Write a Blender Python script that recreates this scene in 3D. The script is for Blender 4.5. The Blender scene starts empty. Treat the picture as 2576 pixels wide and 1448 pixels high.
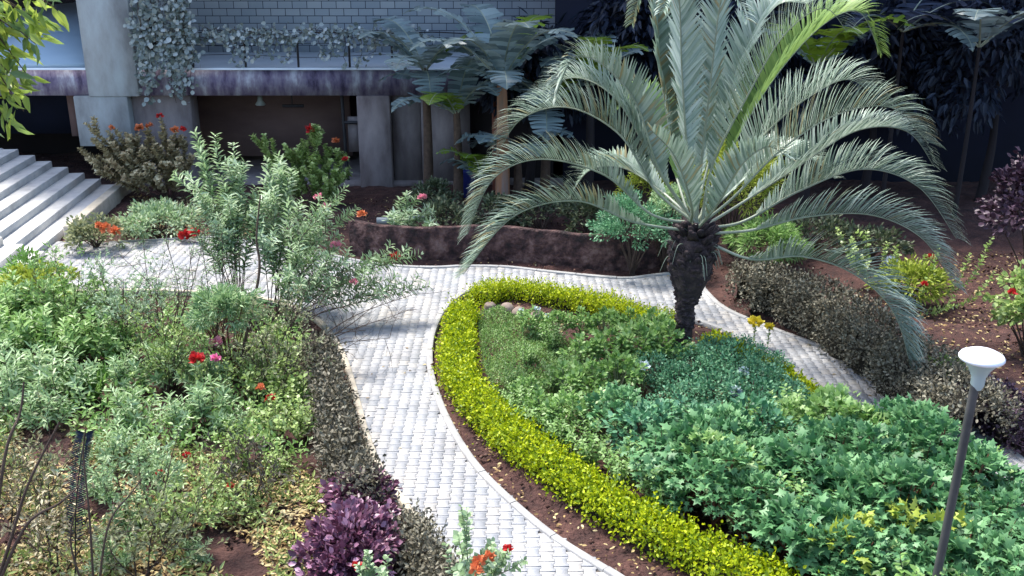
import bpy, math, random
import numpy as np
from mathutils import Vector, Matrix, Euler
R = math.radians
rs = np.random.RandomState(7)
random.seed(7)
C = bpy.context.scene.collection
sc = bpy.context.scene

# ------------------------------------------------------------------ camera, world, sun, exposure
H, F, TH = 7.0, 2500.0, R(19.2)
cd = bpy.data.cameras.new("camera"); cam = bpy.data.objects.new("camera", cd); C.objects.link(cam)
cam.location = (0, 0, H); cam.rotation_euler = (R(90) - TH, 0, 0)
cd.lens = 36 * F / 2575; cd.clip_end = 500; cd.clip_start = 0.1
sc.camera = cam
SUN_EL, SUN_AZ = R(62), R(-45)          # azimuth from +Y towards +X
w = bpy.data.worlds.new("World"); sc.world = w; w.use_nodes = True
nt = w.node_tree; bg = nt.nodes["Background"]
sky = nt.nodes.new("ShaderNodeTexSky"); sky.sky_type = 'NISHITA'; sky.sun_disc = False
sky.dust_density = 2.5; sky.ozone_density = 1.2; sky.altitude = 0; sky.sun_elevation = SUN_EL; sky.sun_rotation = SUN_AZ
nt.links.new(sky.outputs[0], bg.inputs[0]); bg.inputs[1].default_value = 0.15
sd = bpy.data.lights.new("sun", 'SUN'); sun = bpy.data.objects.new("sun", sd); C.objects.link(sun)
sd.energy = 2.7; sd.angle = R(11); sd.color = (1.0, 0.95, 0.88)
sv = Vector((math.sin(SUN_AZ) * math.cos(SUN_EL), math.cos(SUN_AZ) * math.cos(SUN_EL), math.sin(SUN_EL)))
sun.rotation_euler = sv.to_track_quat('Z', 'Y').to_euler(); sun.location = (0, 0, 20)
sc.view_settings.view_transform = 'Standard'; sc.view_settings.look = 'None'
sc.view_settings.exposure = 1.5; sc.view_settings.gamma = 1
sc.cycles.max_bounces = 6; sc.cycles.diffuse_bounces = 3; sc.cycles.transparent_max_bounces = 4

# ------------------------------------------------------------------ layout: photograph pixel (2575 wide) -> a point standing in the garden
cs, sn = math.cos(TH), math.sin(TH)
def ray(px, py):
    a = (px - 1287.5) / F; b = (724 - py) / F
    return np.array([a, cs + b * sn, -sn + b * cs])
def U(px, py, z=0.0):
    d = ray(px, py); t = (z - H) / d[2]; return np.array([0, 0, H]) + d * t
def UY(px, py, Y):
    d = ray(px, py); t = Y / d[1]; return np.array([0, 0, H]) + d * t
def cr(pts, n=8, closed=False):
    P = np.array(pts, float); out = []
    N = len(P)
    rng = range(N if closed else N - 1)
    for i in rng:
        if closed: p0, p1, p2, p3 = P[(i - 1) % N], P[i], P[(i + 1) % N], P[(i + 2) % N]
        else: p0, p1, p2, p3 = P[max(i - 1, 0)], P[i], P[i + 1], P[min(i + 2, N - 1)]
        for k in range(n):
            t = k / n
            out.append(.5 * ((2 * p1) + (-p0 + p2) * t + (2 * p0 - 5 * p1 + 4 * p2 - p3) * t * t + (-p0 + 3 * p1 - 3 * p2 + p3) * t ** 3))
    if not closed: out.append(P[-1])
    return np.array(out)
def nrm(v):
    v = np.asarray(v, float); return v / np.maximum(np.linalg.norm(v, axis=-1, keepdims=True), 1e-9)

# ------------------------------------------------------------------ mesh helper
class MB:
    def __init__(s): s.V = []; s.F = []; s.n = 0
    def add(s, V, Fc):
        V = np.asarray(V, float).reshape(-1, 3); Fc = np.asarray(Fc, int)
        s.V.append(V); s.F.append(Fc + s.n); s.n += len(V); return s
    def mesh(s, name, off=(0, 0, 0), smooth=False):
        V = np.concatenate(s.V) - np.asarray(off, float)
        me = bpy.data.meshes.new(name)
        li = np.concatenate([f.ravel() for f in s.F]).astype(np.int32)
        tot = np.concatenate([np.full(f.shape[0], f.shape[1]) for f in s.F]).astype(np.int32)
        st = np.concatenate([[0], np.cumsum(tot)[:-1]]).astype(np.int32)
        me.vertices.add(len(V)); me.loops.add(len(li)); me.polygons.add(len(tot))
        me.vertices.foreach_set('co', V.astype(np.float32).ravel())
        me.loops.foreach_set('vertex_index', li); me.polygons.foreach_set('loop_start', st)
        if smooth: me.polygons.foreach_set('use_smooth', np.ones(len(tot), bool))
        me.update(calc_edges=True); me.validate(); return me
def tag(o, label=None, cat=None, group=None, kind=None):
    if label: o['label'] = label
    if cat: o['category'] = cat
    if group: o['group'] = group
    if kind: o['kind'] = kind
    return o
def thing(name, label, cat, loc, group=None):
    o = bpy.data.objects.new(name, None); C.objects.link(o); o.location = tuple(loc); o.empty_display_size = .2
    return tag(o, label, cat, group)
def obj(name, mb, mat, parent=None, base=None, smooth=False):
    if mb.n == 0: return None
    off = base if base is not None else ((0, 0, 0) if parent is None else None)
    if off is None:
        off = np.zeros(3); p = parent
        while p is not None: off = off + np.array(p.location); p = p.parent
    me = mb.mesh(name, off, smooth); me.materials.append(mat)
    o = bpy.data.objects.new(name, me); C.objects.link(o)
    if parent is not None: o.parent = parent
    elif base is not None: o.location = tuple(base)
    return o
def dup(root, loc, rz=0, s=1, label=None, group=None):
    r = root.copy(); C.objects.link(r); r.location = tuple(loc); r.rotation_euler = (0, 0, rz); r.scale = (s, s, s)
    if label: r['label'] = label
    if group: r['group'] = group
    for ch in list(root.children):
        c = ch.copy(); C.objects.link(c); c.parent = r
        for g in ch.children:
            d = g.copy(); C.objects.link(d); d.parent = c
    return r
BOXF = [(0, 3, 2, 1), (4, 5, 6, 7), (0, 1, 5, 4), (1, 2, 6, 5), (2, 3, 7, 6), (3, 0, 4, 7)]
def box(mb, x0, x1, y0, y1, z0, z1):
    mb.add([(x0, y0, z0), (x1, y0, z0), (x1, y1, z0), (x0, y1, z0), (x0, y0, z1), (x1, y0, z1), (x1, y1, z1), (x0, y1, z1)], BOXF); return mb
def bbox(mb, x0, x1, y0, y1, z0, z1, c=.02):
    """box with chamfered top and vertical edges"""
    ring = lambda d, z: [(x0 + d, y0, z), (x1 - d, y0, z), (x1, y0 + d, z), (x1, y1 - d, z), (x1 - d, y1, z), (x0 + d, y1, z), (x0, y1 - d, z), (x0, y0 + d, z)]
    a = ring(c, z0); b = ring(c, z1 - c)
    t = [(x0 + 2 * c, y0 + c, z1), (x1 - 2 * c, y0 + c, z1), (x1 - c, y0 + 2 * c, z1), (x1 - c, y1 - 2 * c, z1), (x1 - 2 * c, y1 - c, z1), (x0 + 2 * c, y1 - c, z1), (x0 + c, y1 - 2 * c, z1), (x0 + c, y0 + 2 * c, z1)]
    mb.add(a + b + t, [(i + 8 * k, (i + 1) % 8 + 8 * k, (i + 1) % 8 + 8 * k + 8, i + 8 * k + 8) for k in (0, 1) for i in range(8)])
    mb.add(t, [tuple(range(8))]); return mb
def tube(mb, P, r, k=6, cap=True):
    P = np.asarray(P, float); n = len(P); r = np.broadcast_to(np.asarray(r, float), (n,))
    T = nrm(np.gradient(P, axis=0)); ref = np.array([0, 0, 1.]) if abs(T[0, 2]) < .9 else np.array([1., 0, 0])
    A = np.zeros((n, 3)); a = nrm(np.cross(T[0], ref))
    for i in range(n): a = nrm(a - T[i] * np.dot(a, T[i])); A[i] = a
    B = np.cross(T, A); th = np.arange(k) * 2 * np.pi / k
    V = P[:, None] + r[:, None, None] * (A[:, None] * np.cos(th)[None, :, None] + B[:, None] * np.sin(th)[None, :, None])
    i = np.arange(n - 1)[:, None] * k; j = np.arange(k)[None]; j2 = (j + 1) % k
    Fc = np.stack([i + j, i + j2, i + j2 + k, i + j + k], -1).reshape(-1, 4)
    mb.add(V.reshape(-1, 3), Fc)
    if cap:
        mb.add(V[0], [tuple(range(k))[::-1]]); mb.add(V[-1], [tuple(range(k))])
    return mb
def lathe(mb, prof, c, k=24):
    prof = np.array(prof, float); th = np.arange(k) * 2 * np.pi / k
    V = np.stack([np.outer(prof[:, 0], np.cos(th)), np.outer(prof[:, 0], np.sin(th)), np.repeat(prof[:, 1:2], k, 1)], -1) + np.asarray(c)
    n = len(prof); i = np.arange(n - 1)[:, None] * k; j = np.arange(k)[None]; j2 = (j + 1) % k
    mb.add(V.reshape(-1, 3), np.stack([i + j, i + j2, i + j2 + k, i + j + k], -1).reshape(-1, 4)); return mb

# leaf templates: (along, across, lift)
T_RH = (np.array([(0, 0, 0), (.45, .5, .10), (1, 0, -.06), (.45, -.5, .10)]), [(0, 1, 2), (0, 2, 3)])
T_OV = (np.array([(0, 0, 0), (.22, .40, .05), (.62, .46, .07), (1, 0, -.05), (.62, -.46, .07), (.22, -.40, .05)]), [(0, 1, 2, 3), (0, 3, 4, 5)])
T_LA = (np.array([(0, 0, 0), (.3, .5, .03), (.7, .36, .0), (1, 0, -.12), (.7, -.36, .0), (.3, -.5, .03)]), [(0, 1, 2, 3), (0, 3, 4, 5)])
_st = [(0.32, 0, 0)]
for k_ in range(11):
    a_ = math.pi + (k_ - 5) * 0.0 ; 
_pts = [(-.02, 0), (.02, .42), (.30, .26), (.52, .56), (.56, .20), (1.0, 0), (.56, -.20), (.52, -.56), (.30, -.26), (.02, -.42)]
T_ST = (np.array([(.32, 0, .05)] + [(x, y, -.06 * (abs(y) * 2) ** 2 - (.08 if x > .9 else 0)) for x, y in _pts]),
        [(0, 1 + (2 * i) % 10, 1 + (2 * i + 1) % 10, 1 + (2 * i + 2) % 10) for i in range(5)])
def leaves(mb, P, A, N, L, W, T=T_OV):
    P = np.asarray(P, float); n = len(P)
    if n == 0: return mb
    A = nrm(A); B = nrm(np.cross(N, A)); N = np.cross(A, B)
    L = np.broadcast_to(np.asarray(L, float), (n,)); W = np.broadcast_to(np.asarray(W, float), (n,))
    t, f = T; k = len(t)
    V = P[:, None] + t[None, :, 0, None] * (L[:, None] * A)[:, None] + t[None, :, 1, None] * (W[:, None] * B)[:, None] + t[None, :, 2, None] * (L[:, None] * N)[:, None]
    Fc = (np.arange(n)[:, None, None] * k + np.array(f)[None]).reshape(-1, len(f[0]))
    return mb.add(V.reshape(-1, 3), Fc)

# ------------------------------------------------------------------ materials
def newmat(name):
    m = bpy.data.materials.new(name); m.use_nodes = True
    return m, m.node_tree, m.node_tree.nodes, m.node_tree.links, m.node_tree.nodes["Principled BSDF"]
def ramp(nodes, cols, pos=None):
    r = nodes.new("ShaderNodeValToRGB"); e = r.color_ramp.elements
    pos = pos or [i / (len(cols) - 1) for i in range(len(cols))]
    e[0].position = pos[0]; e[0].color = (*cols[0], 1); e[1].position = pos[-1]; e[1].color = (*cols[-1], 1)
    for c, p in zip(cols[1:-1], pos[1:-1]):
        x = e.new(p); x.color = (*c, 1)
    return r
def leafmat(name, cols, rough=.5, trans=.25, spec=.5, pos=None, nscale=2.5, namt=.35):
    m, t, N, L, b = newmat(name)
    g = N.new("ShaderNodeNewGeometry"); r = ramp(N, cols, pos)
    tc = N.new("ShaderNodeTexCoord"); nz = N.new("ShaderNodeTexNoise"); nz.inputs['Scale'].default_value = nscale; nz.inputs['Detail'].default_value = 3
    L.new(tc.outputs['Object'], nz.inputs['Vector'])
    mx = N.new("ShaderNodeMath"); mx.operation = 'MULTIPLY_ADD'; mx.inputs[1].default_value = namt * 2.2; mx.inputs[2].default_value = -namt * 1.1
    L.new(nz.outputs['Fac'], mx.inputs[0])
    ad = N.new("ShaderNodeMath"); ad.operation = 'ADD'; ad.use_clamp = True
    oi = N.new("ShaderNodeObjectInfo"); om = N.new("ShaderNodeMath"); om.operation = 'MULTIPLY_ADD'; om.inputs[1].default_value = .36; om.inputs[2].default_value = -.18
    L.new(oi.outputs['Random'], om.inputs[0]); o2 = N.new("ShaderNodeMath"); o2.operation = 'ADD'; L.new(om.outputs[0], o2.inputs[0]); L.new(mx.outputs[0], o2.inputs[1])
    L.new(o2.outputs[0], ad.inputs[0]); L.new(g.outputs['Random Per Island'], ad.inputs[1]); L.new(ad.outputs[0], r.inputs[0])
    L.new(r.outputs[0], b.inputs['Base Color']); b.inputs['Roughness'].default_value = rough
    b.inputs['Specular IOR Level'].default_value = spec
    tr = N.new("ShaderNodeBsdfTranslucent"); L.new(r.outputs[0], tr.inputs[0])
    mi = N.new("ShaderNodeMixShader"); mi.inputs[0].default_value = trans
    L.new(b.outputs[0], mi.inputs[1]); L.new(tr.outputs[0], mi.inputs[2]); L.new(mi.outputs[0], N["Material Output"].inputs[0])
    return m
def noisemat(name, cols, scale=3, rough=.85, bump=.3, bscale=None, stretch=(1, 1, 1), detail=6, pos=None, metal=0, bdist=.02):
    m, t, N, L, b = newmat(name)
    tc = N.new("ShaderNodeTexCoord"); mp = N.new("ShaderNodeMapping"); mp.inputs['Scale'].default_value = stretch
    L.new(tc.outputs['Object'], mp.inputs[0])
    nz = N.new("ShaderNodeTexNoise"); nz.inputs['Scale'].default_value = scale; nz.inputs['Detail'].default_value = detail; nz.inputs['Roughness'].default_value = .62
    L.new(mp.outputs[0], nz.inputs['Vector'])
    r = ramp(N, cols, pos or [.28 + .44 * i / (len(cols) - 1) for i in range(len(cols))]); L.new(nz.outputs['Fac'], r.inputs[0]); L.new(r.outputs[0], b.inputs['Base Color'])
    b.inputs['Roughness'].default_value = rough; b.inputs['Metallic'].default_value = metal
    n2 = N.new("ShaderNodeTexNoise"); n2.inputs['Scale'].default_value = bscale or scale * 6; n2.inputs['Detail'].default_value = 5; L.new(tc.outputs['Object'], n2.inputs['Vector'])
    bp = N.new("ShaderNodeBump"); bp.inputs['Strength'].default_value = bump; bp.inputs['Distance'].default_value = bdist
    L.new(n2.outputs['Fac'], bp.inputs['Height']); L.new(bp.outputs[0], b.inputs['Normal'])
    return m

M = {}
M['soil'] = noisemat('soil', [(.022, .009, .008), (.055, .022, .018), (.11, .05, .038)], 2.6, .95, 1.0, 16, bdist=.09, detail=12)
M['kerb'] = noisemat('kerb', [(.24, .24, .24), (.36, .36, .35)], 4, .85, .3)
M['kerbwarm'] = noisemat('kerb_warm', [(.35, .31, .24), (.52, .47, .38)], 4, .85, .3)
M['stair'] = noisemat('stair_stone', [(.36, .36, .35), (.52, .52, .50), (.62, .61, .57)], 1.6, .8, .3)
M['conc'] = noisemat('stained_concrete', [(.05, .038, .075), (.14, .115, .18), (.22, .20, .25), (.40, .41, .46)], 1.5, .9, .5, 12, (1.8, 1, .7), detail=12, pos=[.36, .46, .55, .66])
M['pillar'] = noisemat('pillar_plaster', [(.10, .08, .08), (.19, .165, .165), (.27, .24, .235)], 1.8, .9, .3, 14, (1, 1, .35))
M['greycol'] = noisemat('grey_column', [(.13, .13, .13), (.26, .28, .28), (.34, .39, .40)], 1.2, .9, .2, 14, (1, 1, .4))
M['bluewall'] = noisemat('blue_grey_wall', [(.27, .38, .50), (.40, .53, .64)], .5, .7, .1, 8, (.3, .3, 1))
M['slab'] = noisemat('terrace_slab', [(.50, .58, .64), (.66, .72, .78)], .9, .8, .2)
M['dark'] = noisemat('near_black', [(.010, .008, .010), (.022, .016, .018)], .7, .95, .1)  # near-black, also puts shade into the colour of background trunks
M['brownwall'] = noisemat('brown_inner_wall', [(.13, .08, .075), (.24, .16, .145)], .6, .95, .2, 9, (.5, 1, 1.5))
M['navy'] = noisemat('navy_shade', [(.003, .005, .016), (.008, .014, .045)], .35, .9, .1)  # deep shade put into the wall colour
M['redpost'] = noisemat('red_paint', [(.16, .045, .03), (.27, .10, .06)], 1.2, .8, .2)
M['black'] = noisemat('black_metal', [(.012, .012, .016), (.03, .03, .035)], 3, .6, .1, metal=.3)
M['pole'] = noisemat('grey_pole', [(.04, .045, .045), (.08, .08, .08)], 3, .5, .1)
M['pvc'] = noisemat('grey_pvc', [(.22, .26, .26), (.30, .34, .33)], 3, .45, .05)
M['bark'] = noisemat('bark', [(.05, .030, .022), (.12, .08, .055)], 8, .9, .6)
M['twig'] = noisemat('twig', [(.035, .022, .018), (.08, .055, .04)], 8, .9, .3)
M['palmbark'] = noisemat('palm_bark', [(.010, .007, .010), (.040, .027, .030), (.10, .07, .065)], 7, .95, .9, 40, bdist=.04)
M['stemred'] = noisemat('red_stem', [(.10, .035, .025), (.18, .07, .04)], 6, .7, .3)
M['stemgreen'] = noisemat('green_stem', [(.10, .13, .07), (.18, .20, .11)], 6, .7, .2)
M['rachis'] = noisemat('rachis', [(.20, .24, .17), (.32, .36, .28)], 4, .45, .1)
M['bananastem'] = noisemat('banana_stem', [(.14, .10, .07), (.34, .16, .08), (.22, .22, .22)], 1.5, .8, .3, 12, (2, 2, .3))
M['stone'] = noisemat('stone', [(.16, .12, .10), (.30, .24, .20)], 2, .9, .5)
M['bagblue'] = noisemat('pale_blue_plastic', [(.28, .38, .55), (.40, .50, .66)], 4, .4, .4)
M['blue'] = noisemat('blue_plastic', [(.03, .04, .25), (.05, .07, .38)], 4, .4, .1)
M['retain'] = noisemat('dark_wall', [(.012, .007, .008), (.045, .022, .022), (.10, .055, .05), (.17, .11, .10)], 3.5, .95, 1.0, 9, detail=12, pos=[.35, .47, .56, .68], bdist=.12)
M['clod'] = leafmat('clod', [(.03, .013, .010), (.09, .045, .035), (.20, .13, .10)], .95, 0, .2)
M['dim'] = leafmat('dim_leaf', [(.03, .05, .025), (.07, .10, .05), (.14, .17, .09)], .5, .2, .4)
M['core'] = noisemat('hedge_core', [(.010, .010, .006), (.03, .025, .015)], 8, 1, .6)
# pavers
m, t, N, L, b = newmat('paver'); g = N.new("ShaderNodeNewGeometry")
r = ramp(N, [(.25, .265, .285), (.31, .32, .335), (.36, .365, .37), (.40, .39, .37)]); L.new(g.outputs['Random Per Island'], r.inputs[0])
tc = N.new("ShaderNodeTexCoord"); nz = N.new("ShaderNodeTexNoise"); nz.inputs['Scale'].default_value = .9; nz.inputs['Detail'].default_value = 8; L.new(tc.outputs['Object'], nz.inputs['Vector'])
r2 = ramp(N, [(.66, .63, .60), (.90, .89, .88), (1, 1, 1)], [.3, .48, .62]); L.new(nz.outputs['Fac'], r2.inputs[0])
mm = N.new("ShaderNodeMixRGB"); mm.blend_type = 'MULTIPLY'; mm.inputs[0].default_value = .7; L.new(r.outputs[0], mm.inputs[1]); L.new(r2.outputs[0], mm.inputs[2]); L.new(mm.outputs[0], b.inputs['Base Color'])
b.inputs['Roughness'].default_value = .75
n2 = N.new("ShaderNodeTexNoise"); n2.inputs['Scale'].default_value = 60; L.new(tc.outputs['Object'], n2.inputs['Vector']); bp = N.new("ShaderNodeBump"); bp.inputs['Strength'].default_value = .25; bp.inputs['Distance'].default_value = .01
L.new(n2.outputs['Fac'], bp.inputs['Height']); L.new(bp.outputs[0], b.inputs['Normal']); M['paver'] = m
M['joint'] = noisemat('joint_sand', [(.03, .028, .026), (.08, .07, .06)], 6, .95, .3)
# block wall
m, t, N, L, b = newmat('block_wall'); tc = N.new("ShaderNodeTexCoord"); sx = N.new("ShaderNodeSeparateXYZ"); cx = N.new("ShaderNodeCombineXYZ")
L.new(tc.outputs['Object'], sx.inputs[0]); L.new(sx.outputs[0], cx.inputs[0]); L.new(sx.outputs[2], cx.inputs[1])
br = N.new("ShaderNodeTexBrick"); br.inputs['Scale'].default_value = 1; br.inputs['Brick Width'].default_value = .48; br.inputs['Row Height'].default_value = .235
br.inputs['Mortar Size'].default_value = .011; br.inputs['Color1'].default_value = (.34, .40, .46, 1); br.inputs['Color2'].default_value = (.45, .50, .54, 1); br.inputs['Mortar'].default_value = (.04, .05, .08, 1)
L.new(cx.outputs[0], br.inputs['Vector']); L.new(br.outputs[0], b.inputs['Base Color']); b.inputs['Roughness'].default_value = .9
bp = N.new("ShaderNodeBump"); bp.inputs['Strength'].default_value = .5; bp.inputs['Distance'].default_value = -.01; L.new(br.outputs['Fac'], bp.inputs['Height']); L.new(bp.outputs[0], b.inputs['Normal']); M['block'] = m

M['lime'] = leafmat('lime_leaf', [(.12, .20, .008), (.34, .44, .010), (.48, .56, .012), (.55, .60, .02)], .5, .35, .3)
M['palm'] = leafmat('palm_leaf', [(.30, .27, .15), (.17, .25, .18), (.29, .38, .31), (.44, .52, .45)], .33, .25, .6, nscale=1, pos=[0, .07, .5, 1])
M['palmbacklit'] = leafmat('palm_leaf_backlit', [(.18, .30, .10), (.28, .42, .12)], .42, .3, .5, nscale=1)  # lime green puts backlight into the colour of two fronds
M['olean'] = leafmat('oleander_leaf', [(.20, .31, .14), (.36, .50, .28), (.56, .68, .50)], .45, .38, .5)
M['green'] = leafmat('green_leaf', [(.09, .19, .04), (.21, .38, .10), (.40, .57, .24)], .45, .38, .5)
M['bluegreen'] = leafmat('bluegreen_leaf', [(.13, .24, .09), (.27, .42, .19), (.47, .61, .36)], .45, .32, .5)
M['teal'] = leafmat('teal_leaf', [(.03, .12, .04), (.10, .25, .10), (.21, .41, .18)], .5, .3, .45)
M['tealdark'] = leafmat('dark_teal_leaf', [(.03, .12, .06), (.10, .27, .13), (.23, .46, .27)], .5, .3, .4)
M['olive'] = leafmat('olive_leaf', [(.13, .16, .07), (.25, .28, .14), (.38, .40, .24)], .5, .32, .4)
M['round'] = leafmat('round_leaf', [(.15, .24, .05), (.30, .43, .13), (.50, .62, .26)], .4, .36, .5)
M['tan'] = leafmat('tan_leaf', [(.24, .19, .10), (.44, .38, .22), (.62, .57, .38)], .5, .15, .4)
M['yellowgreen'] = leafmat('yellowgreen_leaf', [(.20, .27, .03), (.34, .42, .05), (.46, .52, .10)], .5, .3, .4)
M['grass'] = leafmat('grass_leaf', [(.10, .22, .04), (.20, .38, .08), (.28, .48, .12)], .5, .3, .4)
M['greyhedge'] = leafmat('greyhedge_leaf', [(.05, .045, .03), (.11, .10, .065), (.18, .165, .12), (.27, .26, .19)], .6, .1, .3)
M['purple'] = leafmat('purple_leaf', [(.06, .018, .035), (.17, .06, .11), (.36, .20, .29)], .4, .12, .6)
M['darkpurple'] = leafmat('darkpurple_leaf', [(.020, .010, .020), (.05, .025, .045), (.12, .08, .12)], .5, .1, .4)
M['creeper'] = leafmat('creeper_leaf', [(.09, .12, .10), (.22, .27, .26), (.44, .50, .50)], .4, .15, .5)
M['banana'] = leafmat('banana_leaf', [(.10, .15, .16), (.20, .28, .29), (.32, .42, .43)], .4, .25, .5, nscale=.8)
M['bananalime'] = leafmat('banana_leaf_lime', [(.13, .22, .02), (.25, .38, .04)], .4, .4, .5, nscale=.8)
M['darkleaf'] = leafmat('dark_leaf', [(.004, .007, .015), (.009, .016, .034), (.035, .05, .085)], .5, .15, .4)  # background shade put into the leaf colour; also the dark feathery leaf
M['litter'] = leafmat('dry_leaf', [(.14, .09, .04), (.30, .21, .09), (.46, .37, .18), (.60, .52, .30)], .8, .05, .2)
M['weed'] = leafmat('weed_leaf', [(.16, .21, .05), (.28, .36, .11), (.40, .47, .20)], .6, .2, .3)
M['overhang'] = leafmat('overhang_leaf', [(.16, .26, .10), (.34, .46, .08), (.52, .60, .12)], .4, .55, .5)
def flat(name, c, rough=.5, trans=.2): return leafmat(name, [tuple(x * .7 for x in c), c, tuple(min(1, x * 1.2) for x in c)], rough, trans, .4)
M['red'] = flat('red_petal', (.55, .03, .03)); M['pink'] = flat('pink_petal', (.75, .28, .36)); M['orange'] = flat('orange_petal', (.65, .20, .08))
M['white'] = flat('white_petal', (.62, .72, .74)); M['yellow'] = flat('yellow_petal', (.75, .62, .05))
M['hotpink'] = flat('hotpink_petal', (.80, .22, .42))
m, t, N, L, b = newmat('lamp_glass'); b.inputs['Base Color'].default_value = (.88, .92, 1, 1); b.inputs['Roughness'].default_value = .25; M['lampwhite'] = m
m, t, N, L, b = newmat('lamp_cone'); b.inputs['Base Color'].default_value = (.42, .52, .52, 1); b.inputs['Roughness'].default_value = .4; M['lampcone'] = m

# ------------------------------------------------------------------ ground and paving
ISL = cr([U(*p)[:2] for p in [(1165, 742), (1230, 724), (1330, 722), (1450, 740), (1560, 765), (1660, 790), (1760, 812), (1880, 862), (1980, 925), (2070, 990), (2210, 1075), (2400, 1225), (2600, 1390), (2760, 1560), (2300, 1800), (1850, 1640), (1540, 1450), (1400, 1362), (1290, 1272), (1200, 1182), (1142, 1095), (1103, 1010), (1082, 930), (1086, 850), (1115, 785)]], 8, True)
BEDL = cr([U(*p)[:2] for p in [(-500, 800), (-200, 760), (60, 745), (250, 735), (450, 738), (600, 748), (720, 770), (800, 810), (848, 870), (878, 940), (900, 1020), (925, 1110), (960, 1190), (1030, 1290), (1100, 1390), (1200, 1500), (1330, 1640)]], 8)
TOPE = cr([U(*p)[:2] for p in [(300, 612), (420, 606), (540, 600), (660, 615), (800, 640), (950, 668), (1080, 677), (1180, 673), (1280, 676), (1400, 690), (1560, 704), (1640, 697), (1700, 692), (1750, 703), (1775, 738), (1830, 785), (1960, 838), (2100, 890), (2250, 960), (2400, 1045), (2560, 1155), (2760, 1320), (3000, 1520)]], 8)
x0s, x1s = U(-420, 700)[:2], U(300, 612)[:2]
def inpoly(P, poly):
    P = np.asarray(P); x, y = P[:, 0], P[:, 1]; c = np.zeros(len(P), bool); n = len(poly); j = n - 1
    for i in range(n):
        xi, yi = poly[i]; xj, yj = poly[j]
        cnd = ((yi > y) != (yj > y)) & (x < (xj - xi) * (y - yi) / (yj - yi + 1e-12) + xi); c ^= cnd; j = i
    return c
PAVE = np.concatenate([BEDL, [U(2600, 1800)[:2] * 1.0, [12, 6]], TOPE[::-1], [[-10.4, TOPE[0][1]], [-16, TOPE[0][1]], [-16, BEDL[0][1]]]])
def ground():
    n1, n2 = 300, 240
    xs = np.concatenate([[-400, -120, -50], np.linspace(-22, 22, n1), [50, 120, 400]]); ys = np.concatenate([[-300, -60, 0], np.linspace(5, 36, n2), [60, 150, 400]])
    X, Y = np.meshgrid(xs, ys, indexing='ij'); Z = np.zeros_like(X) - .03
    P = np.stack([X.ravel(), Y.ravel()], 1)
    onp = (inpoly(P, PAVE) & ~inpoly(P, ISL)).reshape(X.shape)
    Nz = .05 * np.sin(X * 2.1 + 1.3 * np.sin(Y * 1.7)) * np.sin(Y * 2.7 + X) + rs.uniform(-.022, .022, X.shape) + .05
    k = onp.astype(float)
    for _ in range(3): k = np.maximum.reduce([k, np.roll(k, 1, 0), np.roll(k, -1, 0), np.roll(k, 1, 1), np.roll(k, -1, 1)])
    Z += np.where(k > 0, 0, Nz)
    V = np.stack([X, Y, Z], -1).reshape(-1, 3); a, b_ = X.shape
    i = np.arange(a - 1)[:, None] * b_; j = np.arange(b_ - 1)[None]
    mb = MB().add(V, np.stack([i + j, i + b_ + j, i + b_ + j + 1, i + j + 1], -1).reshape(-1, 4))
    tag(obj('ground', mb, M['soil'], smooth=True), kind='structure')
ground()
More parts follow.
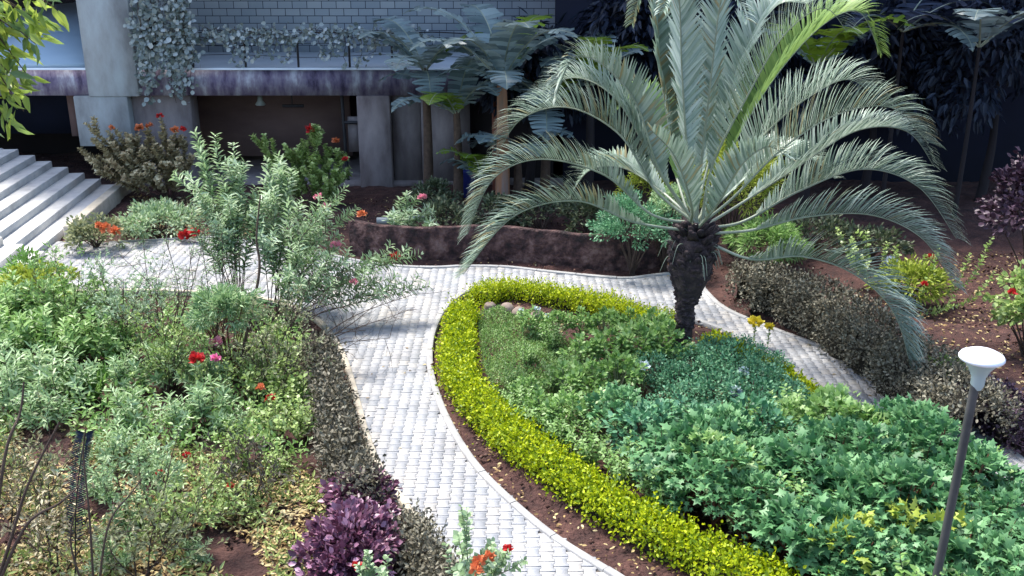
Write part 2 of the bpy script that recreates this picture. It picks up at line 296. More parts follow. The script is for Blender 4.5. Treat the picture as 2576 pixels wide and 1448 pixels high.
def paving():
    W_, L_, am, g = .165, .20, .011, .0035
    mb = MB(); base = MB()
    xs = np.arange(-16, 14, W_); cells = []
    for ci, x in enumerate(xs):
        sgn = 1 if ci % 2 == 0 else -1
        off = 0 if ci % 2 == 0 else L_ / 2
        for y in np.arange(7 + off, 26, L_): cells.append((x + W_ / 2, y + L_ / 2, sgn))
    Cc = np.array(cells); ok = inpoly(Cc[:, :2], PAVE) & ~inpoly(Cc[:, :2], ISL); Cc = Cc[ok]
    h = W_ / 2; l = L_ / 2
    # waisted block: wide at both ends, narrow in the middle
    gx, gy = .0015, .0075
    out = [(-h - am + gx, -l + gy), (h + am - gx, -l + gy), (h + am - gx, -l * .60), (h - am - gx, -l * .40), (h - am - gx, l * .40), (h + am - gx, l * .60), (h + am - gx, l - gy), (-h - am + gx, l - gy), (-h - am + gx, l * .60), (-h + am + gx, l * .40), (-h + am + gx, -l * .40), (-h - am + gx, -l * .60)]
    out = np.array(out); k = len(out); inn = out * np.array([.975, .955])
    ang = rs.normal(0, .012, len(Cc)); zz = rs.normal(0, .0012, len(Cc)); tx = rs.normal(0, .006, len(Cc)); ty = rs.normal(0, .006, len(Cc))
    def place(pp, z):
        x = Cc[:, 0, None] + pp[None, :, 0] * np.cos(ang)[:, None] - pp[None, :, 1] * np.sin(ang)[:, None]
        y = Cc[:, 1, None] + pp[None, :, 0] * np.sin(ang)[:, None] + pp[None, :, 1] * np.cos(ang)[:, None]
        return np.stack([x, y, z + zz[:, None] + tx[:, None] * pp[None, :, 0] + ty[:, None] * pp[None, :, 1]], -1)
    V = np.concatenate([place(out, .0), place(out, .037), place(inn, .040)], 1)
    n = len(Cc); o = np.arange(n)[:, None] * 3 * k; i = np.arange(k); i2 = (i + 1) % k
    q = np.concatenate([np.stack([i, i2, i2 + k, i + k], -1), np.stack([i + k, i2 + k, i2 + 2 * k, i + 2 * k], -1)])
    mb.add(V.reshape(-1, 3), (o[:, :, None] + q[None]).reshape(-1, 4)); 
    mb.F.append((o + np.arange(k)[None] + 2 * k)); 
    tag(obj('path', mb, M['paver']), kind='structure')
    # bedding sheet under the blocks
    xs = np.arange(-16.2, 14, .1); ys = np.arange(6.8, 26.2, .1); X, Y = np.meshgrid(xs, ys, indexing='ij'); P = np.stack([X.ravel(), Y.ravel()], 1)
    ok = inpoly(P, PAVE) & ~inpoly(P, ISL); P = P[ok]; m_ = len(P); e = .0501
    V = np.stack([np.stack([P[:, 0] + a, P[:, 1] + b_, np.full(m_, .022)], -1) for a, b_ in ((-e, -e), (e, -e), (e, e), (-e, e))], 1)
    base.add(V.reshape(-1, 3), np.arange(m_ * 4).reshape(-1, 4)); tag(obj('path_bedding', base, M['joint']), kind='structure')
paving()
def strip(name, P, wd, z0, z1, mat, closed=False, label=None, seg=.9):
    P = np.asarray(P, float)
    if closed: P = np.vstack([P, P[:1]])
    d = np.concatenate([[0], np.cumsum(np.linalg.norm(np.diff(P, axis=0), axis=1))]); n = max(2, int(d[-1] / .15)); s = np.linspace(0, d[-1], n)
    Q = np.stack([np.interp(s, d, P[:, 0]), np.interp(s, d, P[:, 1])], 1); T = nrm(np.gradient(Q, axis=0)); Nn = np.stack([-T[:, 1], T[:, 0]], 1)
    mb = MB(); k = max(1, int(seg / .15))
    for a in range(0, n - 1, k):
        b_ = min(a + k, n - 1); q = Q[a:b_ + 1].copy(); nn = Nn[a:b_ + 1]; t = T[a:b_ + 1]
        q[0] += t[0] * .006; q[-1] -= t[-1] * .006; dz = rs.normal(0, .003)
        prof = [(-wd / 2, z0), (-wd / 2, z1 - .012), (-wd / 2 + .012, z1), (wd / 2 - .012, z1), (wd / 2, z1 - .012), (wd / 2, z0)]
        V = np.stack([np.concatenate([q + nn * o_, np.full((len(q), 1), z + dz)], 1) for o_, z in prof], 1); m_ = len(q)
        i = np.arange(m_ - 1)[:, None] * 6; j = np.arange(5)[None]
        mb.add(V.reshape(-1, 3), np.stack([i + j, i + 6 + j, i + 7 + j, i + 1 + j], -1).reshape(-1, 4)); mb.add(V[0], [(0, 1, 2, 3, 4, 5)]); mb.add(V[-1], [(5, 4, 3, 2, 1, 0)])
    o = obj(name, mb, mat); tag(o, kind='structure'); return o
strip('kerb', ISL, .11, -.02, .075, M['kerb'], True)
strip('kerb', BEDL, .10, -.02, .075, M['kerbwarm'])
strip('kerb', TOPE, .10, -.02, .07, M['kerb'])

# ------------------------------------------------------------------ stairs
def stairs():
    xb = -10.9; yf = 29.0
    t = thing('outdoor_stairs', 'wide pale stone stairs climbing to the left up to the building', 'stairs', (xb, 20, 0))
    run, rise = .44, .185
    for i in range(7):
        mb = MB(); x1 = xb - i * run
        bbox(mb, x1 - run - .05, x1, 22.2, yf - .0, (i * rise if i else -.05) + .001 * i, (i + 1) * rise, .012)
        obj('step', mb, M['stair'], t)
        mb = MB(); bbox(mb, x1 - run - .03, x1 + .2, 12.5, 22.19, (i * rise if i else -.05) + .001 * i, (i + 1) * rise + .004, .012)
        obj('step', mb, M['stair'], t)
    mb = MB(); bbox(mb, xb + .22, xb + .50, 23.5, yf, -.1, .42, .02); obj('side_wall', mb, M['kerbwarm'], t)
    mb = MB(); bbox(mb, -26, xb - 7 * run - .05, 12.5, 29.2, -.1, 7 * rise, .02); obj('landing', mb, M['stair'], t)
    t.rotation_euler = (0, 0, R(5.5))
stairs()

# ------------------------------------------------------------------ building
YB = 29.5
def X(px, py=300, Y=YB): return UY(px, py, Y)[0]
def Z(py, Y=YB): return UY(1287, py, Y)[2]
def building():
    zt, zb = Z(170), Z(240)
    b = thing('building', 'old grey building with stained concrete beam, open dark bay and terrace of pale blocks above', 'building', (0, YB, 0))
    xl, xr = -26, X(1420)
    mb = MB(); box(mb, xl, xr, YB, YB + .35, zb, zt - .06); obj('beam', mb, M['conc'], b)
    mb = MB(); bbox(mb, xl, xr, YB - .06, YB + 4.6, zt - .06, zt, .01); obj('terrace_slab', mb, M['slab'], b)
    mb = MB(); box(mb, X(300), xr, YB + 4.3, YB + 4.6, zt + .002, 7.59); obj('block_wall', mb, M['block'], b)
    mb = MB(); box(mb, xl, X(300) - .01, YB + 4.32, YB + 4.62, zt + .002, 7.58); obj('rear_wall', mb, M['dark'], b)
    mb = MB(); box(mb, xl, xr, YB + .36, YB + 6, zb + .15, zt - .065); obj('ceiling', mb, M['pillar'], b)
    # unseen upper blocks, added and sized to shade the far bed and terrace
    mb = MB(); box(mb, -11.5, xr, YB + .0, YB + 14, 7.6, 17.5); box(mb, xl, -11.51, YB + .01, YB + 13.9, 7.61, 11.5); obj('unseen_shade_block', mb, M['pillar'], b)
    # back wall of the bay
    mb = MB(); box(mb, X(470, 300, YB + 3), X(880, 300, YB + 3), YB + 3, YB + 3.2, Z(392, YB + 3) , zb + .15); obj('bay_wall', mb, M['brownwall'], b)
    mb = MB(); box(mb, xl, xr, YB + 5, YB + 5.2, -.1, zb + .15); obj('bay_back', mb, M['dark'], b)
    mb = MB(); box(mb, X(330), xr, YB + .02, YB + 5, -.08, .12); obj('floor', mb, M['pillar'], b)
    # columns
    mb = MB(); bbox(mb, X(196), X(330), YB - .12, YB + .9, 1.25, zb - .002, .02); bbox(mb, X(206, 80), X(335, 80), YB - .14, YB + 1.2, zb - .001, 7.59, .02); obj('column', mb, M['greycol'], b)
    mb = MB(); bbox(mb, X(330), X(478), YB + .2, YB + .9, -.1, zb - .002, .02); obj('column', mb, M['pillar'], b)
    mb = MB(); bbox(mb, X(900), X(982), YB - .10, YB + .7, -.1, zb - .002, .02); obj('column', mb, M['pillar'], b)
    mb = MB(); box(mb, X(984), X(1055), YB + .25, YB + .5, -.1, zb - .003); box(mb, X(1057), X(1180), YB + .2, YB + .5, -.1, zb - .003); obj('wall_panel', mb, M['pillar'], b)
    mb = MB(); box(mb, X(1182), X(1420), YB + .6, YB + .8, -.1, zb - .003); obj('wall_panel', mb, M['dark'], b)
    mb = MB(); box(mb, X(868), X(898), YB + .4, YB + .6, Z(388), Z(300)); obj('wall_panel', mb, M['pillar'], b)
    mb = MB(); tube(mb, [(X(862), YB + .3, .1), (X(858), YB + .3, zb)], .05, 8); tube(mb, [(X(862), YB + .3, Z(312)), (X(905), YB + .3, Z(312))], .05, 8); obj('door_frame', mb, M['black'], b)
    mb = MB(); bbox(mb, X(1322), X(1420), YB - .15, YB + .4, Z(232), Z(178), .02); obj('red_panel', mb, M['redpost'], b)
    mb = MB(); bbox(mb, X(1238), X(1268), YB - .5, YB - .1, -.1, Z(175), .02); obj('red_column', mb, M['redpost'], b)
    # left portico
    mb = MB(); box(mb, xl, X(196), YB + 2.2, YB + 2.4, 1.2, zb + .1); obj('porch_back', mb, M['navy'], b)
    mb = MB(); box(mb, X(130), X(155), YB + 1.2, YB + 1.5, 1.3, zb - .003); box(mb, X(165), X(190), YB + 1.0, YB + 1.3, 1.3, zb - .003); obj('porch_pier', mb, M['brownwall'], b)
    # sloping blue grey roof panel on the terrace
    a, c = X(-60), X(205, 80)
    zz1, zz2 = zt + .004, UY(100, 12, YB + 3.6)[2]
    mb = MB(); mb.add([(a, YB + .0, zz1), (c, YB + .0, zz1), (c, YB + 3.6, zz2 + .15), (a, YB + 3.6, zz2 - .25), (a, YB + .0, zz1 + .12), (c, YB + .0, zz1 + .12), (c, YB + 3.6, zz2 + .27), (a, YB + 3.6, zz2 - .13)], BOXF); obj('sloping_roof', mb, M['bluewall'], b)
    # gate hinge / hanging bay lamp
    mb = MB(); c0 = UY(655, 262, YB + 1.2); lathe(mb, [(.02, .25), (.07, .24), (.09, .1), (.16, 0), (.13, -.03), (0, -.03)], c0, 16); obj('bay_lamp', mb, M['pvc'], b)
    mb = MB(); c0 = UY(735, 266, YB + 1.2); tube(mb, [c0 + [-.3, 0, .0], c0 + [.35, 0, 0]], .05, 8); tube(mb, [c0 + [0, 0, 0], [c0[0], c0[1], zb + .15]], .02, 6); obj('bay_lamp', mb, M['black'], b)
    # railing
    rl = thing('terrace_railing', 'thin black railing with uneven posts along the terrace edge', 'railing', (X(750), YB + .1, zt))
    for px in (485, 617, 750, 879, 986, 1012, 1340, 1385):
        mb = MB(); x = X(px, 150, YB + .1); tube(mb, [(x, YB + .08, zt - .02), (x + .01, YB + .08, zt + 1.0)], .035, 6); obj('post', mb, M['black'], rl)
    mb = MB(); tube(mb, [(x, YB + .08, zt + .97 + .03 * math.sin(x * 2)) for x in np.linspace(X(470), X(1400), 40)], .018, 5); obj('top_rail', mb, M['black'], rl)
    for zz in (.33, .65):
        mb = MB(); tube(mb, [(x, YB + .06, zt + zz - .04 * math.sin(x * 1.3 + zz * 9)) for x in np.linspace(X(480), X(1400), 40)], .008, 4); obj('wire', mb, M['black'], rl)
    # backdrop wall added on the right, its navy standing in for deep shade
    d = thing('shade_backdrop', 'very dark navy backdrop wall standing in for the deep shade behind the palm', 'building', (X(1900), YB, 0))
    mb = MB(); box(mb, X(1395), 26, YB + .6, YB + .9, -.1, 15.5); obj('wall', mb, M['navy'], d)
    mb = MB(); box(mb, X(1425), 26, YB - 2.0, YB + .59, 14, 14.3); obj('unseen_shade_roof', mb, M['navy'], d)  # unseen roof added overhead to shade the right rear
building()

# ------------------------------------------------------------------ plant builders
def rdir(n):
    v = rs.normal(0, 1, (n, 3)); return nrm(v)
def flower(parent, c, r, mat, n=26, name='flower'):
    mb = MB(); d = rdir(n); d[:, 2] = abs(d[:, 2]) * .8 - .1; d = nrm(d)
    leaves(mb, c + d * r * .2, d + rdir(n) * .4, rdir(n), r * rs.uniform(.7, 1.1, n), r * .75, T_OV)
    return obj(name, mb, M[mat], parent)
def bush_mb(c, rad, n, ll, lw, T=T_OV, clumps=40, up=.5, cr_=.28, shell=.75, stems=True, drop=.0):
    """leaf clumps spread through an ellipsoid crown; returns foliage and stems"""
    c = np.asarray(c, float); rad = np.asarray(rad, float); mb = MB(); st = MB()
    d = rdir(clumps); d[:, 2] = np.where(d[:, 2] < -.25, -d[:, 2], d[:, 2]); rr = rs.uniform(shell - .25, 1.05, clumps) ** .8
    K = c + d * rad * rr[:, None]; cl = rs.randint(0, clumps, n)
    q = rdir(n) * (rs.uniform(0, 1, (n, 1)) ** .45) * rad.mean() * cr_ * rs.uniform(.7, 1.35, (clumps, 1))[cl]
    P = K[cl] + q * [1, 1, .75]; P[:, 2] = np.maximum(P[:, 2], .02)
    A = nrm(q * 1.2 + (P - c) / rad * .35 * rad.mean() + rdir(n) * rad.mean() * .10); A[:, 2] -= drop; A = nrm(A + rdir(n) * .45)
    Nn = nrm(nrm(q) * .5 + (P - c) / rad * .5 + np.array([0, 0, up]) + rdir(n) * .5)
    s = rs.uniform(.65, 1.25, n); leaves(mb, P, A, Nn, ll * s, lw * s, T)
    if stems:
        b0 = np.array([c[0], c[1], 0.0])
        for k in K[:: max(1, clumps // 14)]:
            mid = (b0 + k) / 2 + rs.normal(0, .05, 3) * rad.mean(); mid[:2] = (b0[:2] * .6 + k[:2] * .4)
            tube(st, cr([b0 + rs.normal(0, .03, 3) * [1, 1, 0], mid, k], 5), np.linspace(.012, .004, 11) * (1 + rad.mean()), 5, False)
    return mb, st
def bush(name, label, cat, px, py, rx, rz, n, ll, lw, mat, T=T_OV, zc=None, group=None, clumps=40, stem='twig', flowers=(), ry=None, **k):
    b0 = U(px, py); zc = zc if zc is not None else rz * .8
    t = thing(name, label, cat, b0, group)
    mb, st = bush_mb([b0[0], b0[1], zc], [rx, ry or rx, rz], n, ll, lw, T, clumps, **k)
    obj('foliage', mb, M[mat], t); obj('stem', st, M[stem], t, smooth=True)
    for (fx, fy, r, m_) in flowers:
        p = UY(fx, fy, b0[1] - (ry or rx) * .75); flower(t, p, r, m_)
    return t
def wand_mb(mb, st, P, ll, lw, per_m, s0, T, r0=.012, spread=.75, fwd=.6, whorl=0, twig=0):
    P = np.asarray(P); d = np.concatenate([[0], np.cumsum(np.linalg.norm(np.diff(P, axis=0), axis=1))]); Lt = d[-1]
    tube(st, P, np.linspace(r0, r0 * .35, len(P)), 5, False)
    n = int(per_m * Lt * (1 - s0));
    if n < 2: return
    s = np.linspace(s0, 1, n) * Lt + rs.normal(0, .01, n)
    if whorl: s = np.round(s / whorl) * whorl
    s = np.clip(s, 0, Lt)
    Q = np.stack([np.interp(s, d, P[:, i]) for i in range(3)], 1); Td = nrm(np.stack([np.interp(s, d, nrm(np.gradient(P, axis=0))[:, i]) for i in range(3)], 1))
    ph = np.arange(n) * 2.4 + rs.uniform(0, .6, n); ref = np.array([.3, .8, .1]); a = nrm(np.cross(Td, ref)); b = np.cross(Td, a)
    rad = a * np.cos(ph)[:, None] + b * np.sin(ph)[:, None]
    A = nrm(Td * fwd + rad * spread + rs.normal(0, .14, (n, 3))); Nn = nrm(Td * .9 - rad * .3 + rs.normal(0, .2, (n, 3)))
    sz = rs.uniform(.7, 1.15, n) * np.where(s / Lt > .93, .75, 1); leaves(mb, Q, A, Nn, ll * sz, lw * sz, T)
def wands(name, label, cat, base, tips, ll, lw, per_m, s0, mat, T=T_LA, stem='twig', r0=.012, bow=.18, side=2, flowers=(), group=None, whorl=0, spread=.9, fwd=.5, sl=.5, gap=0):
    """stems from one foot to given tips, clothed in leaves, with side shoots"""
    b0 = U(*base) if len(base) == 2 else np.array(base, float)
    t = thing(name, label, cat, b0, group); mb = MB(); st = MB()
    for tp in tips:
        tipp = UY(tp[0], tp[1], b0[1] + tp[2]); f = b0 + rs.normal(0, .06, 3) * [1, 1, 0]; f[2] = 0
        v = tipp - f; Ln = np.linalg.norm(v); mid = f + v * .5; mid[:2] -= v[:2] * bow; mid[2] += Ln * bow * .45; mid += rs.normal(0, .03, 3) * Ln
        P = cr([f, mid, tipp], 8); wand_mb(mb, st, P, ll, lw, per_m, s0, T, r0, spread, fwd, whorl)
        for k in range(side):
            s = rs.uniform(max(s0, .35), .85); i = int(s * (len(P) - 1)); q = P[i]; dr = nrm(nrm(P[i] - P[i - 1]) + rdir(1)[0] * .75); dr[2] = abs(dr[2]) * .9 + .25; dr = nrm(dr)
            l2 = Ln * (1 - s) * rs.uniform(.8, 1.2) * sl + .18; P2 = cr([q, q + dr * l2 * .5, q + dr * l2 + [0, 0, .05]], 5); wand_mb(mb, st, P2, ll, lw, per_m, .15, T, r0 * .6, spread, fwd, whorl)
    obj('foliage', mb, M[mat], t); obj('stem', st, M[stem], t, smooth=True)
    for (fx, fy, dy, r, m_) in flowers: flower(t, UY(fx, fy, b0[1] + dy), r, m_)
    return t
def hedge(name, label, pix, hh, wd, n_per_m2, ll, lw, mat, T=T_OV, cat='hedge', rough=.06, group=None, corem='core', flowers=()):
    """clipped hedge swept along a line given on its top surface"""
    P = cr([U(x, y, hh)[:2] for x, y in pix], 10); d = np.concatenate([[0], np.cumsum(np.linalg.norm(np.diff(P, axis=0), axis=1))]); Lt = d[-1]
    def at(s, ): return np.stack([np.interp(s, d, P[:, 0]), np.interp(s, d, P[:, 1])], -1)
    b0 = np.array([*at(np.array([Lt / 2]))[0], 0]); t = thing(name, label, cat, b0, group)
    per = wd + 2 * hh; n = int(n_per_m2 * per * Lt)
    f1, f2, f3 = rs.uniform(.8, 1.25, 3); lum = lambda s, u: 1 + .12 * np.sin(s * 3.1 * f1 + 2 * np.sin(s * 1.3 * f2)) + .10 * np.sin(s * 8.7 * f2 + u * 7 + np.sin(u * 9 + s * 2)) + .07 * np.sin(s * 19 * f3 + 3 * np.sin(u * 8))
    def surf(s, u, k):                     # u 0..1 round the profile, squarish superellipse
        th = np.pi * u; e = .6
        cx = np.sign(np.cos(th)) * abs(np.cos(th)) ** e; cz = abs(np.sin(th)) ** e
        f = lum(s, u) * k; q = at(s); q2 = at(np.minimum(s + .05, Lt)); q1 = at(np.maximum(s - .05, 0)); Tn = nrm(q2 - q1); Nn = np.stack([-Tn[..., 1], Tn[..., 0]], -1)
        end = np.clip(np.minimum(s, Lt - s) / .18, .0, 1) ** .5
        pos = np.concatenate([q + Nn * (cx * wd / 2 * f * (.5 + .5 * end))[..., None], (cz * hh * (.9 + .35 * (f - 1) / .1 * .1) * k * (.55 + .45 * end))[..., None]], -1)
        nn = np.concatenate([Nn * (np.cos(th))[..., None], np.sin(th)[..., None]], -1); return pos, nrm(nn)
    s = rs.uniform(0, Lt, n); u = rs.uniform(.02, .98, n); dep = 1.03 - rs.uniform(0, 1, n) ** 1.6 * .22
    p, nn = surf(s, u, dep); p += rs.normal(0, rough * .3, (n, 3)); p[:, 2] = np.maximum(p[:, 2], .03)
    A = nrm(nn * .55 + rdir(n) * .8 + [0, 0, .15]); Nn = nrm(nn * .8 + rdir(n) * .55); sz = rs.uniform(.6, 1.25, n)
    mb = MB(); leaves(mb, p, A, Nn, ll * sz, lw * sz, T)
    m_ = int(Lt * 26); s2 = rs.uniform(.05, Lt - .05, m_); u2 = rs.uniform(.12, .88, m_); p2, n2 = surf(s2, u2, np.ones(m_))
    for i in range(m_):
        dv = nrm(n2[i] * .8 + [0, 0, .5] + rs.normal(0, .35, 3)); l_ = rs.uniform(.06, .06 + rough * .9); k_ = 7; f_ = np.linspace(.1, 1, k_)[:, None]; leaves(mb, p2[i] + dv * l_ * f_, dv + rdir(k_) * .9, rdir(k_) + [0, 0, .6], ll * .95, lw * .95, T)
    obj('foliage', mb, M[mat], t)
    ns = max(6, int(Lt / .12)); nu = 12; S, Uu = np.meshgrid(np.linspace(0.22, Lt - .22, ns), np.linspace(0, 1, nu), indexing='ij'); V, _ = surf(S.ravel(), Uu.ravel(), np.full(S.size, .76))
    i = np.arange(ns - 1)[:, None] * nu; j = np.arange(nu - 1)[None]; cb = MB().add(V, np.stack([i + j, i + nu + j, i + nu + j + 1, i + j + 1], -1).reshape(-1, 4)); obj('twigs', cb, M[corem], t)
    for (fx, fy, r, m_) in flowers: flower(t, U(fx, fy, hh), r, m_)
    return t

# ------------------------------------------------------------------ the big palm
def palm():
    b0 = U(1715, 893); Yb = b0[1]; cw = UY(1748, 572, Yb)
    t = thing('palm_tree', 'large feather palm with silvery arching fronds and short dark trunk', 'palm tree', b0)
    P = cr([b0 + [0, 0, -.1], b0 * .66 + cw * .34 + [-.02, 0, 0], b0 * .4 + cw * .6, cw + [0, 0, -.05]], 8); n = len(P)
    s = np.linspace(0, 1, n); r = np.interp(s, [0, .06, .15, .45, .58, .76, .92, 1], [.24, .19, .155, .15, .24, .37, .33, .14])
    mb = MB(); tube(mb, P, r, 20)
    for i in range(260):                    # old leaf bases
        u = rs.uniform(.22, 1); a = i * 2.4; p = np.array([np.interp(u, s, P[:, k]) for k in range(3)]); rr = np.interp(u, s, r)
        o = np.array([math.cos(a), math.sin(a), 0]); l = .07 + .20 * np.clip((u - .35) * 1.6, 0, 1); upk = .9 if u > .5 else .5
        q = p + o * rr * .86; tw = np.array([-o[1], o[0], 0]) * (.055 + .035 * u); dr = nrm(o * .75 + np.array([0, 0, upk]) + rs.normal(0, .12, 3)) * l
        mb.add([q - tw, q + tw, q + dr + tw * .5, q + dr - tw * .5, q - tw - o * .05 + [0, 0, .07], q + tw - o * .05 + [0, 0, .07], q + dr + tw * .35 + [0, 0, .03] - o * .02, q + dr - tw * .35 + [0, 0, .03] - o * .02], BOXF)
    obj('trunk', mb, M['palmbark'], t)
    for i in range(26):                     # hanging fibres and dead stubs
        mb = MB()
        a = rs.uniform(0, 6.28); o = np.array([math.cos(a), math.sin(a), 0]); q = cw + o * .25 + [0, 0, rs.uniform(-.7, -.2)]; l = rs.uniform(.15, .5)
        tube(mb, cr([q, q + o * l * .5 + [0, 0, .03], q + o * l * .8 + [0, 0, -l * .6]], 4), np.linspace(.010, .003, 9), 4, False)
        obj('dead_stalk', mb, M['rachis'], t)
    FR = [  # (pixel control points, depth of each towards(-)/away(+)), mat, leaflet length
        ([(1600, 560, -.4), (1450, 505, -.7), (1290, 545, -.9), (1165, 690, -1.0)], 'palm', .80),
        ([(1640, 540, -.1), (1520, 440, -.2), (1360, 400, -.3), (1240, 450, -.4), (1175, 590, -.4)], 'palm', .85),
        ([(1650, 480, .3), (1560, 340, .6), (1430, 270, .8), (1310, 300, 1.0), (1245, 400, 1.1)], 'palm', .95),
        ([(1660, 430, -.3), (1600, 260, -.7), (1510, 160, -1.0), (1440, 150, -1.2), (1400, 240, -1.4)], 'palm', .75),
        ([(1650, 420, .6), (1550, 250, 1.2), (1440, 195, 1.6), (1340, 250, 1.9)], 'palm', .9),
        ([(1700, 400, .3), (1660, 180, .6), (1650, 20, .9), (1618, -30, 1.5), (1590, 60, 2.0)], 'palm', .72),
        ([(1730, 400, -.4), (1715, 180, -.9), (1708, 5, -1.3), (1690, -40, -1.9), (1668, 30, -2.4)], 'palm', .72),
        ([(1765, 400, -.2), (1790, 180, -.5), (1812, 5, -.8), (1838, -35, -1.3), (1875, 50, -1.8)], 'palm', .72),
        ([(1780, 420, .7), (1840, 220, 1.3), (1900, 80, 1.8), (1960, 10, 2.3), (2030, 10, 2.7)], 'palm', .9),
        ([(1790, 420, -.1), (1880, 240, -.3), (1970, 90, -.4), (2070, 20, -.5), (2130, 80, -.6)], 'palm', .95),
        ([(1810, 430, .6), (1930, 220, 1.1), (2060, 70, 1.5), (2160, 30, 1.9), (2210, 130, 2.2)], 'palmbacklit', .9),
        ([(1820, 470, .2), (1930, 330, .3), (2040, 240, .3), (2140, 200, .3), (2225, 270, .2)], 'palm', .95),
        ([(1840, 500, -.2), (1960, 380, -.4), (2100, 290, -.6), (2240, 270, -.8), (2335, 360, -.9)], 'palm', .95),
        ([(1850, 520, .5), (1990, 430, .9), (2150, 330, 1.2), (2280, 330, 1.4), (2350, 420, 1.5)], 'palm', .8),
        ([(1860, 560, .1), (2010, 480, .1), (2170, 425, .1), (2310, 470, .0), (2405, 600, -.1)], 'palm', .95),
        ([(1880, 580, -.4), (2030, 545, -.8), (2190, 540, -1.1), (2320, 600, -1.4), (2400, 720, -1.6)], 'palm', .85),
        ([(1880, 650, -.5), (2020, 645, -1.1), (2150, 690, -1.6), (2250, 790, -1.9), (2295, 950, -2.1)], 'palm', 1.05),
        ([(1650, 470, 1.2), (1560, 420, 2.3), (1480, 430, 3.2), (1430, 500, 3.9)], 'palm', .8),
        ([(1760, 420, 1.2), (1790, 300, 2.4), (1830, 260, 3.4), (1880, 290, 4.2)], 'palm', .8),
        ([(1840, 480, 1.2), (1930, 400, 2.2), (2020, 390, 3.0), (2100, 450, 3.6)], 'palm', .8),
        ([(1700, 440, 1.1), (1660, 300, 2.3), (1600, 240, 3.3), (1540, 290, 4.1)], 'palmbacklit', .8),
        ([(1740, 520, -.9), (1700, 400, -1.7), (1640, 330, -2.3)], 'palm', .55),
        ([(1800, 520, -.9), (1860, 420, -1.7), (1930, 370, -2.2), (1985, 400, -2.5)], 'palm', .6),
    ]
    for pts, mt, ml in FR:
        ctl = [cw + rs.normal(0, .05, 3)] + [UY(x, y, Yb + dy) for x, y, dy in pts]; P = cr(ctl, 14)
        d = np.concatenate([[0], np.cumsum(np.linalg.norm(np.diff(P, axis=0), axis=1))]); Lt = d[-1]
        P = np.stack([np.interp(np.linspace(0, Lt, 60), d, P[:, i]) for i in range(3)], 1); d = np.linspace(0, Lt, 60); Tn = nrm(np.gradient(P, axis=0))
        n = int(Lt / .040); mb = MB()
        for sd in (-1, 1):
            s = np.linspace(.23, .995, n); f = s * Lt; q = np.stack([np.interp(f, d, P[:, i]) for i in range(3)], 1); tt = nrm(np.stack([np.interp(f, d, Tn[:, i]) for i in range(3)], 1))
            up = np.array([0, 0, 1.]); S = np.cross(tt, up); w_ = np.linalg.norm(S, axis=1, keepdims=True); base_s = nrm(np.cross(nrm(P[-1] - P[0]), up)); S = nrm(S + base_s * .25); Un = nrm(np.cross(S, tt)); S = np.cross(tt, Un)
            dmg = np.where(rs.uniform(0, 1, n) < .05, rs.uniform(.15, .6, n), rs.uniform(.88, 1.05, n)); prof = dmg * np.interp(s, [.23, .33, .5, .75, 1], [.12, .65, 1, .85, .42]) * ml * .80
            cf = np.interp(s, [.1, .6, 1], [.45, .75, 1.2])[:, None]
            D = nrm(tt * cf + S * sd * .62 + Un * .80 + rs.normal(0, .07, (n, 3)) + (tt * np.sin(s * 61 + ml * 40)[:, None] + Un * np.sin(s * 37 + sd)[:, None]) * .06); k = 6; wd = .019 * np.interp(s, [.1, .5, 1], [.8, 1.1, .6])
            pos = q.copy(); ds = (prof / (k - 1))[:, None]; rows = []
            sagk = rs.uniform(.08, .20, (n, 1)) * np.interp(s, [0, .6, 1], [.9, 1, 2.2])[:, None]; wv = nrm(np.cross(D, Un + S * sd * .2))
            for j in range(k):
                ww = wd * [.7, 1.15, 1.2, 1.0, .65, .08][j]; nrmv = nrm(np.cross(wv, D))
                rows.append(np.stack([pos + wv * ww[:, None] + nrmv * ww[:, None] * .35, pos - wv * ww[:, None] + nrmv * ww[:, None] * .35], 1))
                pos = pos + D * ds; D = nrm(D - up * sagk * (j + .3) * .42 * (prof / .8)[:, None] + tt * .04)
            V = np.stack(rows, 1)      # n,k,2,3
            o = np.arange(n)[:, None, None] * k * 2 + np.arange(k - 1)[None, :, None] * 2
            mb.add(V.reshape(-1, 3), (o + np.array([0, 1, 3, 2])[None, None]).reshape(-1, 4))
        fr = obj('frond', mb, M[mt], t)
        rb = MB(); tube(rb, P, np.interp(d / Lt, [0, .08, .5, 1], [.045, .028, .015, .004]), 6, False); obj('rachis', rb, M['rachis'], fr, base=np.array(b0), smooth=True).location = (0, 0, 0)
palm()

# ------------------------------------------------------------------ hedges
hedge('lime_hedge', 'bright yellow-green clipped hedge curving round the front of the island bed', [(1172, 752), (1155, 790), (1152, 840), (1152, 905), (1197, 975), (1262, 1045), (1362, 1120), (1472, 1195), (1585, 1262), (1715, 1330), (1855, 1398), (2000, 1465), (2150, 1535)], .43, .40, 2300, .052, .034, 'lime', rough=.24)
hedge('lime_hedge', 'yellow-green hedge along the far side of the island bed behind the stones', [(1195, 728), (1250, 706), (1340, 712), (1440, 730), (1540, 752), (1620, 775), (1700, 792)], .42, .44, 2300, .045, .028, 'lime', rough=.2)
hedge('lime_hedge', 'short yellow-green hedge right of the palm trunk by the right walk', [(1770, 832), (1860, 862), (1950, 910), (2020, 960), (2080, 1000)], .38, .42, 1500, .055, .032, 'lime')
hedge('lime_hedge', 'yellow-green hedge end at the lower right corner', [(2500, 1385), (2570, 1425), (2660, 1480)], .45, .55, 1300, .07, .04, 'lime')
hedge('clipped_hedge', 'grey-brown clipped hedge on the left kerb of the path', [(798, 835), (815, 900), (830, 980), (850, 1060), (880, 1130), (925, 1200)], .80, .42, 1200, .066, .034, 'greyhedge', T_OV, rough=.26)
